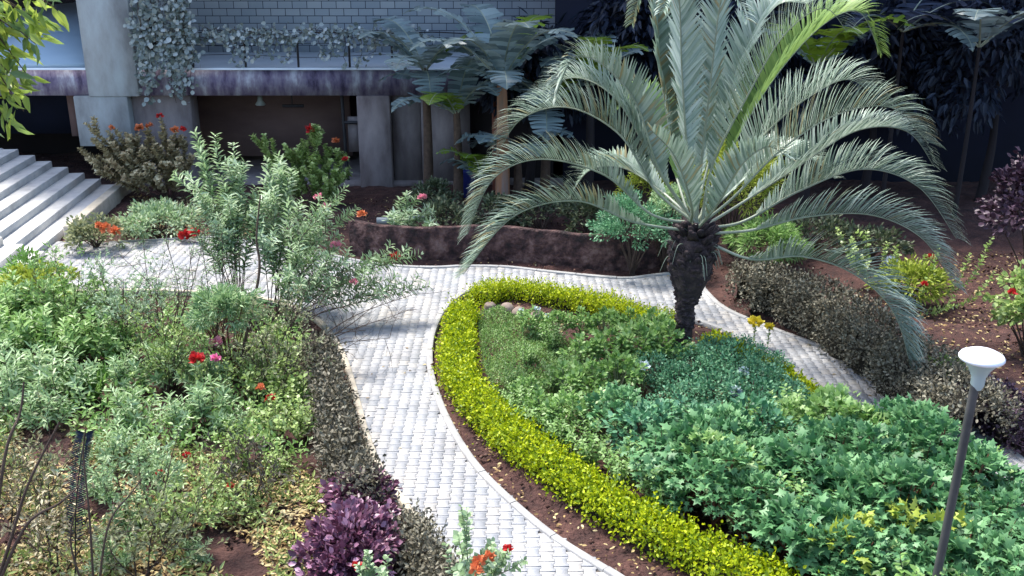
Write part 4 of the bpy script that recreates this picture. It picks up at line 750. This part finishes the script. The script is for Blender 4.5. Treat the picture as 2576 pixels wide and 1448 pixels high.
# purple bush
bush('purple_shrub', 'glossy purple leaved shrub beside the path at the bottom', 'shrub', 890, 1450, .60, .44, 3600, .095, .062, 'purple', T_OV, zc=.26, clumps=60, cr_=.25, ry=.8, flowers=[(898, 1422, .06, 'red')])
bush('purple_shrub', 'upper lobe of purple foliage touching the grey hedge', 'shrub', 915, 1310, .42, .32, 1400, .095, .06, 'purple', T_OV, zc=.30, clumps=34)
wands('flowering_shrub', 'pale green upright plant with orange flowers at the path bottom', 'shrub', (1180, 1600), [(1160, 1275, .0), (1180, 1340, 0), (1210, 1400, -.1), (1270, 1400, 0), (1170, 1420, -.2), (1240, 1450, -.2), (1280, 1380, 0)], .085, .07, 46, .45, 'olean', T_OV, side=2, stem='stemgreen', bow=0, flowers=[(1205, 1415, -.3, .075, 'orange'), (1228, 1402, -.3, .075, 'orange'), (1277, 1380, -.2, .06, 'red'), (1195, 1436, -.4, .075, 'orange')])
wands('euphorbia', 'small pale green shoot in front of the purple shrub', 'plant', (950, 1560), [(900, 1420, 0), (940, 1430, 0), (970, 1440, 0), (925, 1450, 0)], .08, .06, 60, .3, 'olean', T_OV, side=2, stem='stemgreen', bow=0)
# lower bed litter and weeds
def litter():
    lo = [U(*p)[:2] for p in [(-150, 1050), (250, 1100), (500, 1150), (760, 1190), (830, 1250), (900, 1480), (900, 1600), (-200, 1600)]]
    mn, mx_ = np.min(lo, 0), np.max(lo, 0)
    def sc_(n, mat, ll, lw, nm, lb, T=T_OV, up=1.2, zr=(.02, .10), poly=lo, flatk=.25, thr=None):
        a, c_ = np.min(poly, 0), np.max(poly, 0); P = rs.uniform(a, c_, (n, 2)); P = P[inpoly(P, poly)]
        if thr is not None:
            f = np.sin(P[:, 0] * 1.9 + 2) * np.sin(P[:, 1] * 2.3) + .5 * np.sin(P[:, 0] * 5.1 + P[:, 1] * 4); P = P[f > thr]
        m_ = len(P); d = rdir(m_); d[:, 2] = d[:, 2] * flatk + (.0 if flatk < .5 else .6); mb = MB(); s = rs.uniform(.6, 1.3, m_)
        leaves(mb, np.stack([P[:, 0], P[:, 1], rs.uniform(*zr, m_)], 1), d, rdir(m_) * .6 + [0, 0, up], ll * s, lw * s, T); tag(obj(nm, mb, M[mat]), lb, nm.replace('_', ' '), kind='stuff')
    sc_(30000, 'litter', .085, .035, 'leaf_litter', 'dry tan fallen leaves covering the lower left bed', poly=lo, thr=-.55)
    sc_(15000, 'weed', .10, .030, 'weeds', 'low yellowish green weeds in the lower left bed', T_LA, .6, (.03, .22), lo, .8, -.2)
    up_ = [U(*p)[:2] for p in [(-200, 800), (250, 760), (600, 770), (760, 840), (820, 960), (850, 1100), (760, 1190), (250, 1150), (-200, 1100)]]
    sc_(20000, 'green', .10, .045, 'undergrowth', 'mixed low green undergrowth in the upper left bed', T_OV, .8, (.05, .42), up_, .8, -.6)
    is_ = [U(*p)[:2] for p in [(1300, 1050), (1500, 1000), (2000, 1000), (2200, 1100), (2500, 1350), (2700, 1560), (2200, 1560), (1800, 1400), (1500, 1220)]]
    sc_(16000, 'olive', .09, .045, 'undergrowth', 'olive and yellowish low growth between the island shrubs', T_OV, .8, (.03, .3), is_, .8, -.2)
    sb = [U(*p)[:2] for p in [(2250, 900), (2150, 740), (2350, 640), (2600, 640), (2700, 1000), (2500, 1040)]]
    sc_(2500, 'litter', .07, .035, 'leaf_litter', 'scattered dry leaves on the red soil at right', poly=sb)
    sc_(500, 'litter', .06, .03, 'leaf_litter', 'few fallen leaves lying on the paving', zr=(.05, .055), up=4, poly=[tuple(q) for q in PAVE], flatk=.05)
    sc_(5000, 'litter', .06, .03, 'leaf_litter', 'dry leaves on the island soil', zr=(.04, .07), poly=[tuple(q) for q in ISL])
    gb = [U(*p)[:2] for p in [(700, 640), (900, 500), (1700, 500), (1700, 680), (1400, 675), (1080, 665)]]
    sc_(1500, 'litter', .06, .03, 'leaf_litter', 'dry leaves on the shaded far bed', poly=gb)
    mb = MB(); a_ = [np.array(q) for q in (ISL.min(0), ISL.max(0))]; Pp = np.concatenate([rs.uniform(a_[0], a_[1], (1500, 2)), rs.uniform(U(2200, 640)[:2] - [0, 8], U(2700, 640)[:2], (900, 2)), rs.uniform(lo and mn, mx_, (900, 2)), rs.uniform([-4, 20.5], [7, 27.5], (1100, 2))]); Pp = Pp[~(inpoly(Pp, PAVE) & ~inpoly(Pp, ISL))]
    for q in Pp:
        r_ = rs.uniform(.012, .045); v = rdir(6) * 0 + np.array([(1, 0, 0), (0, 1, 0), (-1, 0, 0), (0, -1, 0), (0, 0, 1), (0, 0, -1)]) * rs.uniform(.6, 1.2, (6, 1)) * r_; mb.add(v + [q[0], q[1], .05 + r_ * .2], [(0, 1, 4), (1, 2, 4), (2, 3, 4), (3, 0, 4), (1, 0, 5), (2, 1, 5), (3, 2, 5), (0, 3, 5)])
    tag(obj('soil_clods', mb, M['clod']), 'small clods and pebbles strewn over the soil beds', 'clods', kind='stuff')
    fb = [U(*p)[:2] for p in [(300, 600), (330, 500), (540, 500), (620, 520), (640, 590)]]
    sc_(3000, 'litter', .10, .05, 'leaf_litter', 'dry leaves on the red soil beside the stairs', poly=fb)
litter()

# ------------------------------------------------------------------ far bed, bananas, creepers
bush('conifer_shrub', 'bluish dense round shrub left of the palm trunk', 'shrub', 1590, 690, .95, .85, 5200, .075, .03, 'tealdark', T_OV, zc=.95, clumps=70, cr_=.22)
bush('conifer_shrub', 'grey-green fine shrub against the palm trunk', 'shrub', 1670, 680, .55, .75, 2600, .06, .03, 'bluegreen', T_OV, zc=1.25, clumps=40, cr_=.22)
bush('golden_shrub', 'golden yellow feathery shrub behind the palm crown', 'shrub', 1835, 640, 1.0, 1.1, 6500, .12, .022, 'yellowgreen', T_LA, zc=1.5, clumps=60, cr_=.3)
bush('golden_shrub', 'small yellow-green shrub left behind the palm crown', 'shrub', 1610, 610, .6, .7, 2000, .14, .025, 'yellowgreen', T_LA, zc=1.2, clumps=30)
bush('fern_shrub', 'green ferny shrub right of the palm trunk', 'shrub', 1920, 690, .8, .55, 4200, .15, .022, 'green', T_LA, zc=.65, clumps=50, drop=.2)
def Y0ok(b): return b[0] < 1.5  # trunks further right turn near-black, shade put into their colour
def banana(label, base, h, leaves_, r=.16, mat='banana', grp='banana plants'):
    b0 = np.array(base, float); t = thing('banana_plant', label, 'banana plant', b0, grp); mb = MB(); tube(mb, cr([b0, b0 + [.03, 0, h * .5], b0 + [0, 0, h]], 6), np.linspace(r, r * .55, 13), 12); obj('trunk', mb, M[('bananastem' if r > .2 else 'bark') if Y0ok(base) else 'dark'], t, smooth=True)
    top = b0 + [0, 0, h]
    for (az, el, L_, w_, m_) in leaves_:
        o = np.array([math.sin(R(az)), -math.cos(R(az)), 0]); P = []; p = top - [0, 0, .1]; e = R(el); n = 22
        for i in range(n):
            P.append(p.copy()); p = p + 1.15 * (o * math.cos(e) + np.array([0, 0, math.sin(e)])) * L_ / n; e -= R(150 if L_ > 1 else 100) / n * (i / n) * 1.5
        P = np.array(P); Tn = nrm(np.gradient(P, axis=0)); S = nrm(np.cross(Tn, [0, 0, 1.]) + 1e-6); Un = np.cross(S, Tn); mb = MB()
        s = np.linspace(0, 1, n); wp = np.interp(s, [0, .10, .2, .6, .85, 1], [.03, .05, .8, 1, .75, .05]) * w_ * 1.0
        for sd in (-1, 1):
            for i in range(2, n - 1):            # torn strips of the blade
                cut = rs.uniform(0, .014) ; a, c_ = P[i], P[i + 1]; dr = rs.uniform(.05, .4)
                vs = []
                for k, f in enumerate((0, .35, .7, 1)):
                    lift = Un[i] * (.22 * f - dr * f * f) ; e1 = a + S[i] * sd * wp[i] * f + lift * wp[i] + Tn[i] * .12 * f * wp[i]; e2 = c_ + S[i + 1] * sd * wp[i + 1] * f + lift * wp[i + 1] + Tn[i] * (.12 * f * wp[i + 1] - cut * f * 3)
                    vs += [e1, e2]
                mb.add(vs, [(0, 1, 3, 2), (2, 3, 5, 4), (4, 5, 7, 6)])
        lf = obj('leaf', mb, M[m_], t); st = MB(); tube(st, P, np.linspace(.03, .006, n), 6, False); ob = obj('midrib', st, M['rachis'], lf, base=b0); ob.location = (0, 0, 0)
Bz = lambda px, Y: [UY(px, 400, Y)[0], Y, 0]
banana('tallest banana plant in front of the building with broad drooping leaves', Bz(1262, 26.6), 3.6, [(-95, 62, 3.2, .62, 'banana'), (-70, 48, 2.7, .6, 'banana'), (-40, 55, 2.4, .6, 'banana'), (20, 66, 2.6, .6, 'banana'), (60, 58, 2.6, .6, 'banana'), (100, 50, 2.6, .6, 'banana'), (140, 65, 2.6, .55, 'bananalime'), (-150, 70, 2.8, .55, 'banana'), (5, 30, 1.8, .5, 'banana'), (-110, 25, 1.9, .5, 'banana')], .22)
banana('second banana plant close left of the tallest one', Bz(1150, 27.4), 2.6, [(-100, 50, 2.4, .55, 'banana'), (-60, 35, 2.0, .5, 'banana'), (-20, 45, 1.9, .5, 'bananalime'), (40, 50, 2.0, .5, 'banana'), (90, 55, 2.2, .5, 'banana'), (160, 65, 2.3, .5, 'banana'), (-130, 30, 1.9, .45, 'banana')])
banana('leaning banana plant behind the palm fronds', Bz(1480, 27.5), 3.3, [(-90, 60, 2.4, .55, 'banana'), (-50, 50, 2.0, .5, 'banana'), (0, 70, 2.2, .5, 'bananalime'), (50, 60, 2.2, .5, 'bananalime'), (100, 50, 2.3, .5, 'banana'), (160, 65, 2.3, .5, 'banana')])
banana('low yellowish banana sucker at the foot of the wall', Bz(1210, 26.9), .9, [(-80, 60, 1.5, .4, 'bananalime'), (-20, 65, 1.4, .4, 'bananalime'), (50, 60, 1.4, .4, 'banana'), (-120, 40, 1.4, .4, 'banana')], .1)
banana('banana plant with bright lime leaves above the palm crown', Bz(2030, 26.0), 4.0, [(-60, 60, 2.0, .6, 'bananalime'), (60, 55, 2.6, .7, 'bananalime'), (20, 60, 2.0, .6, 'bananalime'), (120, 50, 2.2, .6, 'banana'), (-110, 50, 2.0, .6, 'banana')])
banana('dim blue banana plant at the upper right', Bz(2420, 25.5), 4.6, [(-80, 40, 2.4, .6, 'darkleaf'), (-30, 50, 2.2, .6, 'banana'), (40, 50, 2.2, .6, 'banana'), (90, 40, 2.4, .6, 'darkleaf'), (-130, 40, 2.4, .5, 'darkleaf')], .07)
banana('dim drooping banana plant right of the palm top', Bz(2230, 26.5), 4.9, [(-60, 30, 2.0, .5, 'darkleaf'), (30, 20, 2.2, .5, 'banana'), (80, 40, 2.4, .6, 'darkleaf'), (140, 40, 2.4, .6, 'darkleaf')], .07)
banana('banana plant with wide drooping leaves over the terrace edge', Bz(1075, 28.0), 3.7, [(-95, 45, 2.8, .6, 'banana'), (-60, 55, 2.2, .6, 'banana'), (-20, 35, 1.9, .55, 'banana'), (40, 45, 2.2, .55, 'banana'), (90, 50, 2.2, .55, 'bananalime'), (-130, 60, 2.4, .5, 'banana'), (10, 10, 1.6, .5, 'banana')])
banana('banana plant against the red panel', Bz(1370, 27.8), 2.7, [(-90, 40, 2.2, .6, 'banana'), (-50, 50, 2.2, .6, 'banana'), (-10, 40, 2.0, .55, 'banana'), (40, 55, 2.2, .6, 'bananalime'), (90, 45, 2.2, .55, 'banana'), (0, 5, 1.6, .5, 'banana'), (150, 65, 2.4, .5, 'banana')])
banana('short banana plant under the leaning one', Bz(1300, 27.0), 1.5, [(-90, 40, 1.8, .5, 'banana'), (-40, 50, 1.7, .5, 'banana'), (20, 40, 1.6, .5, 'banana'), (70, 50, 1.8, .5, 'banana'), (-130, 30, 1.7, .5, 'banana')])
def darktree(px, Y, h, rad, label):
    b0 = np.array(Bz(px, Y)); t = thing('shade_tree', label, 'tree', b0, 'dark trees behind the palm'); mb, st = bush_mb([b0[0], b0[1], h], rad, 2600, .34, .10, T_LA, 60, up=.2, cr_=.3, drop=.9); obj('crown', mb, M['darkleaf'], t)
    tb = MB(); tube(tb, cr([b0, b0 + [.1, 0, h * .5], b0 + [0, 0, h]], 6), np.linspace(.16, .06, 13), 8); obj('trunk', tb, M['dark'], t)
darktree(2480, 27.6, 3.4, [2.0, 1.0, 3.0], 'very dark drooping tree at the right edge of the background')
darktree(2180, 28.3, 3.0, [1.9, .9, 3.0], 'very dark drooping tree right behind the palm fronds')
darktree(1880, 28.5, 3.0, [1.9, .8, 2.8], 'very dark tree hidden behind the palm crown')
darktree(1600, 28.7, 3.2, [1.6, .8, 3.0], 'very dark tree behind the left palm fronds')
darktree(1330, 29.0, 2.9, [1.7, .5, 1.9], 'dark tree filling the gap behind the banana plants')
# creepers
def creeper(name, label, strands, n, ll, base, mat='creeper', swirl=.12):
    t = thing(name, label, 'creeper', base); mb = MB(); st = MB()
    for Q in strands:
        Q = cr(Q, 6) + rs.normal(0, .02, (1, 3)); Q = Q + rs.normal(0, .03, Q.shape); tube(st, Q, .008, 4, False); d = np.concatenate([[0], np.cumsum(np.linalg.norm(np.diff(Q, axis=0), axis=1))]); m_ = int(n * d[-1]); s = rs.uniform(0, d[-1], m_)
        P = np.stack([np.interp(s, d, Q[:, i]) for i in range(3)], 1) + rs.normal(0, swirl, (m_, 3)) * [1, .5, .8]; P[:, 1] = np.minimum(P[:, 1], Q[:, 1].mean() + .05); o = rdir(m_); o[:, 1] = -abs(o[:, 1]); sz = rs.uniform(.6, 1.2, m_); leaves(mb, P, rdir(m_) * .8 + [0, -.2, -.5], o * .7 + [0, -.5, .5], ll * sz, ll * .85 * sz, T_OV)
    obj('foliage', mb, M[mat], t); obj('stem', st, M['twig'], t)
zt = Z(170); Yf = YB - .25
S_ = []
for i in range(26):
    px = rs.uniform(325, 470); y0 = rs.uniform(-60, 60); y1 = rs.uniform(140, 290); w0 = px + rs.uniform(-20, 40)
    S_.append([UY(px, y0, Yf - .1), UY((px + w0) / 2 + rs.uniform(-15, 15), (y0 + y1) / 2, Yf - .15), UY(min(w0, 450), y1, Yf - .1)])
creeper('creeper', 'pale round-leaved creeper hanging down the grey column', S_, 24, .16, [X(390), Yf, 0])
S_ = [[UY(x0, 75, YB), UY(x0 + 30, 80 + rs.uniform(-8, 20), YB - .05), UY(x0 + 60, 78 + rs.uniform(-5, 30), YB)] for x0 in list(range(440, 1040, 34)) * 2]
S_ += [[UY(x0, 75, YB), UY(x0 + 5, 120, YB - .1), UY(x0 + rs.uniform(-15, 15), rs.uniform(130, 175), YB - .12)] for x0 in (590, 600, 610, 580, 640, 660, 690, 720, 800, 830, 860, 900, 940, 1010, 1030, 470, 465)]
creeper('creeper', 'thin creeper trained along the terrace railing', S_, 17, .14, [X(700), YB, zt], swirl=.10)
# red soil bed objects
def pvc():
    a = UY(948, 553, UY(948, 553, 25)[1]); p = U(948, 556, .35); q = U(1030, 552, .35); t = thing('drain_pipe', 'grey plastic pipe end lying in the far bed behind the oleander', 'pipe', [p[0], p[1], 0])
    mb = MB(); tube(mb, [p + [.25, 0, 0], q + [.4, .1, .03]], .085, 14); obj('pipe', mb, M['pvc'], t, smooth=True); mb = MB(); tube(mb, [p, p + [.26, 0, 0]], .10, 14); obj('cap', mb, M['pvc'], t)
    mb = MB(); box(mb, p[0] + .5, p[0] + .62, p[1] - .1, p[1] + .1, 0, .27); obj('support_block', mb, M['conc'], t)
pvc()
p = U(2240, 672); mb = MB(); th = np.linspace(0, math.pi, 9); lathe(mb, [(math.sin(a) * .17 * (1 + .15 * math.sin(4 * a)), math.cos(a) * .14 + .13) for a in th], p, 12); tag(obj('plastic_bag', mb, M['bagblue'], base=p), 'crumpled pale blue plastic bag lying in the right bed', 'bag')
p = UY(1172, 440, 28.2); p = np.array([p[0], 28.2, .0]); mb = MB(); lathe(mb, [(.001, 0), (.22, 0), (.26, .75), (.28, .76), (.28, .8), (.24, .8), (.22, .1)], p, 18); tag(obj('blue_drum', mb, M['blue'], base=p, smooth=False), 'dark blue plastic drum by the wall behind the banana plants', 'drum')
W0 = cr([U(*p)[:2] + [0, .35] for p in [(880, 648), (980, 664), (1085, 668), (1180, 664), (1280, 667), (1400, 680), (1500, 690), (1600, 692), (1680, 684)]], 6)
mb = MB(); T_ = nrm(np.gradient(W0, axis=0)); N_ = np.stack([-T_[:, 1], T_[:, 0]], 1) * .08; hh_ = .82 + .012 * np.sin(np.arange(len(W0)) * 1.1)
ring = [np.concatenate([W0 + N_ * a_, (z_ if np.ndim(z_) else np.full(len(W0), z_))[:, None]], 1) for a_, z_ in ((-1, -.1), (-1, hh_ - .02), (-.8, hh_), (.8, hh_), (1, hh_ - .02), (1, -.1))]
V_ = np.stack(ring, 1); i_ = np.arange(len(W0) - 1)[:, None] * 6; j_ = np.arange(5)[None]; mb.add(V_.reshape(-1, 3), np.stack([i_ + j_, i_ + 6 + j_, i_ + 7 + j_, i_ + 1 + j_], -1).reshape(-1, 4)); mb.add(V_[0], [(0, 1, 2, 3, 4, 5)]); mb.add(V_[-1], [(5, 4, 3, 2, 1, 0)])
tag(obj('retaining_wall', mb, M['retain'], base=[*W0[len(W0) // 2], 0]), 'low dark reddish retaining wall along the far side of the path', 'wall')
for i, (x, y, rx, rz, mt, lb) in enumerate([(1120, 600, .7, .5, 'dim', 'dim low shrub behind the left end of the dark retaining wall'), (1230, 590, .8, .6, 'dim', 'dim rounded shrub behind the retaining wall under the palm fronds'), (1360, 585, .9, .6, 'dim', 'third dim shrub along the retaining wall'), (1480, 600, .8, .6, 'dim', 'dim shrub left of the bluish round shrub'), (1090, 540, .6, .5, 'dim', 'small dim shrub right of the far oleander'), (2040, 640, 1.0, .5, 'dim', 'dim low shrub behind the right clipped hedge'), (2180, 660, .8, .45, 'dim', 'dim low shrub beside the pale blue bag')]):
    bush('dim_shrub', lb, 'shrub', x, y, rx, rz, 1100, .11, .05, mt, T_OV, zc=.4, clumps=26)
# right bed plants
wands('euphorbia', 'trailing green shoot with rounded leaves pointing to the right edge', 'plant', (2290, 770), [(2495, 595, -.2), (2440, 640, 0), (2360, 620, 0)], .10, .085, 40, .3, 'round', T_OV, side=0, stem='stemgreen', bow=-.25)
wands('euphorbia', 'lower trailing green shoot over the red soil at right', 'plant', (2270, 790), [(2500, 685, -.2), (2400, 745, -.2), (2330, 700, 0)], .10, .085, 40, .25, 'round', T_OV, side=0, stem='stemgreen', bow=-.25, flowers=[(2325, 715, -.1, .08, 'red')])
wands('euphorbia', 'knobbly grey-green plant behind the drooping right fronds', 'plant', (2200, 720), [(2105, 575, 0), (2180, 580, 0), (2140, 600, -.2), (2230, 610, 0), (2160, 640, -.3), (2330, 640, 0), (2260, 640, -.1)], .11, .09, 46, .3, 'round', T_OV, side=1, stem='twig', bow=-.1, flowers=[(2340, 648, 0, .10, 'red'), (2230, 660, 0, .05, 'white')])
bush('round_leaf_shrub', 'pale round-leaved shrub at the right edge over red soil', 'shrub', 2575, 900, .55, .8, 1500, .10, .08, 'round', T_OV, zc=.9, clumps=34, flowers=[(2545, 735, .08, 'red')])
bush('purple_tree', 'dim purple leaved shrub at the right edge in the shade', 'shrub', 2580, 730, 1.1, 1.2, 3400, .14, .09, 'darkpurple', T_OV, zc=1.6, clumps=50)
bush('yellow_shrub', 'yellowish trailing shrub below the red flower at right', 'shrub', 2280, 760, .7, .4, 1400, .13, .04, 'yellowgreen', T_LA, zc=.4)
bush('small_leaf_shrub', 'small round-leaved sprig behind the lamp head', 'shrub', 2370, 1010, .35, .35, 400, .08, .065, 'round', T_OV, zc=.4)
# overhanging tree at the left
def overhang():
    Yo = 11.0; b0 = np.array([-7.2, Yo, 0]); t = thing('overhanging_tree', 'lime leaved tree branch hanging in from the upper left corner', 'tree', b0)
    tb = MB(); tube(tb, cr([b0, b0 + [.1, 0, 3], b0 + [.5, 0, 6.5], b0 + [.9, 0, 9]], 8), np.linspace(.16, .06, 25), 10); obj('trunk', tb, M['bark'], t, smooth=True)
    st = MB(); mb = MB()
    for (x, y, dy) in [(60, 30, 0), (110, 60, .2), (90, 110, -.1), (50, 150, .1), (70, 190, 0), (30, 240, .1), (60, 280, -.1), (20, 310, 0), (0, 100, 0), (-10, 200, .2), (-20, 280, 0), (30, 70, -.2), (20, 180, -.2), (140, 20, .1), (-30, 350, 0), (45, 220, .2)]:
        tip = UY(x, y, Yo + dy); s0 = b0 + [.35, 0, rs.uniform(6.0, 7.4)]; P = cr([s0, (s0 + tip) / 2 + [0, 0, .35], tip], 6); tube(st, P, np.linspace(.02, .005, len(P)), 5, False); n = 34; s = rs.uniform(.5, 1.0, n) * (len(P) - 1); i = s.astype(int).clip(0, len(P) - 2); q = P[i] + (P[i + 1] - P[i]) * (s - i)[:, None] + rs.normal(0, .05, (n, 3))
        d = rdir(n) * .7 + [.25, 0, -.75]; sz = rs.uniform(.7, 1.3, n); leaves(mb, q, d, rdir(n) + [0, -.6, .3], .22 * sz, .068 * sz, T_LA)
    obj('crown', mb, M['overhang'], t); obj('limb', st, M['bark'], t)
overhang()
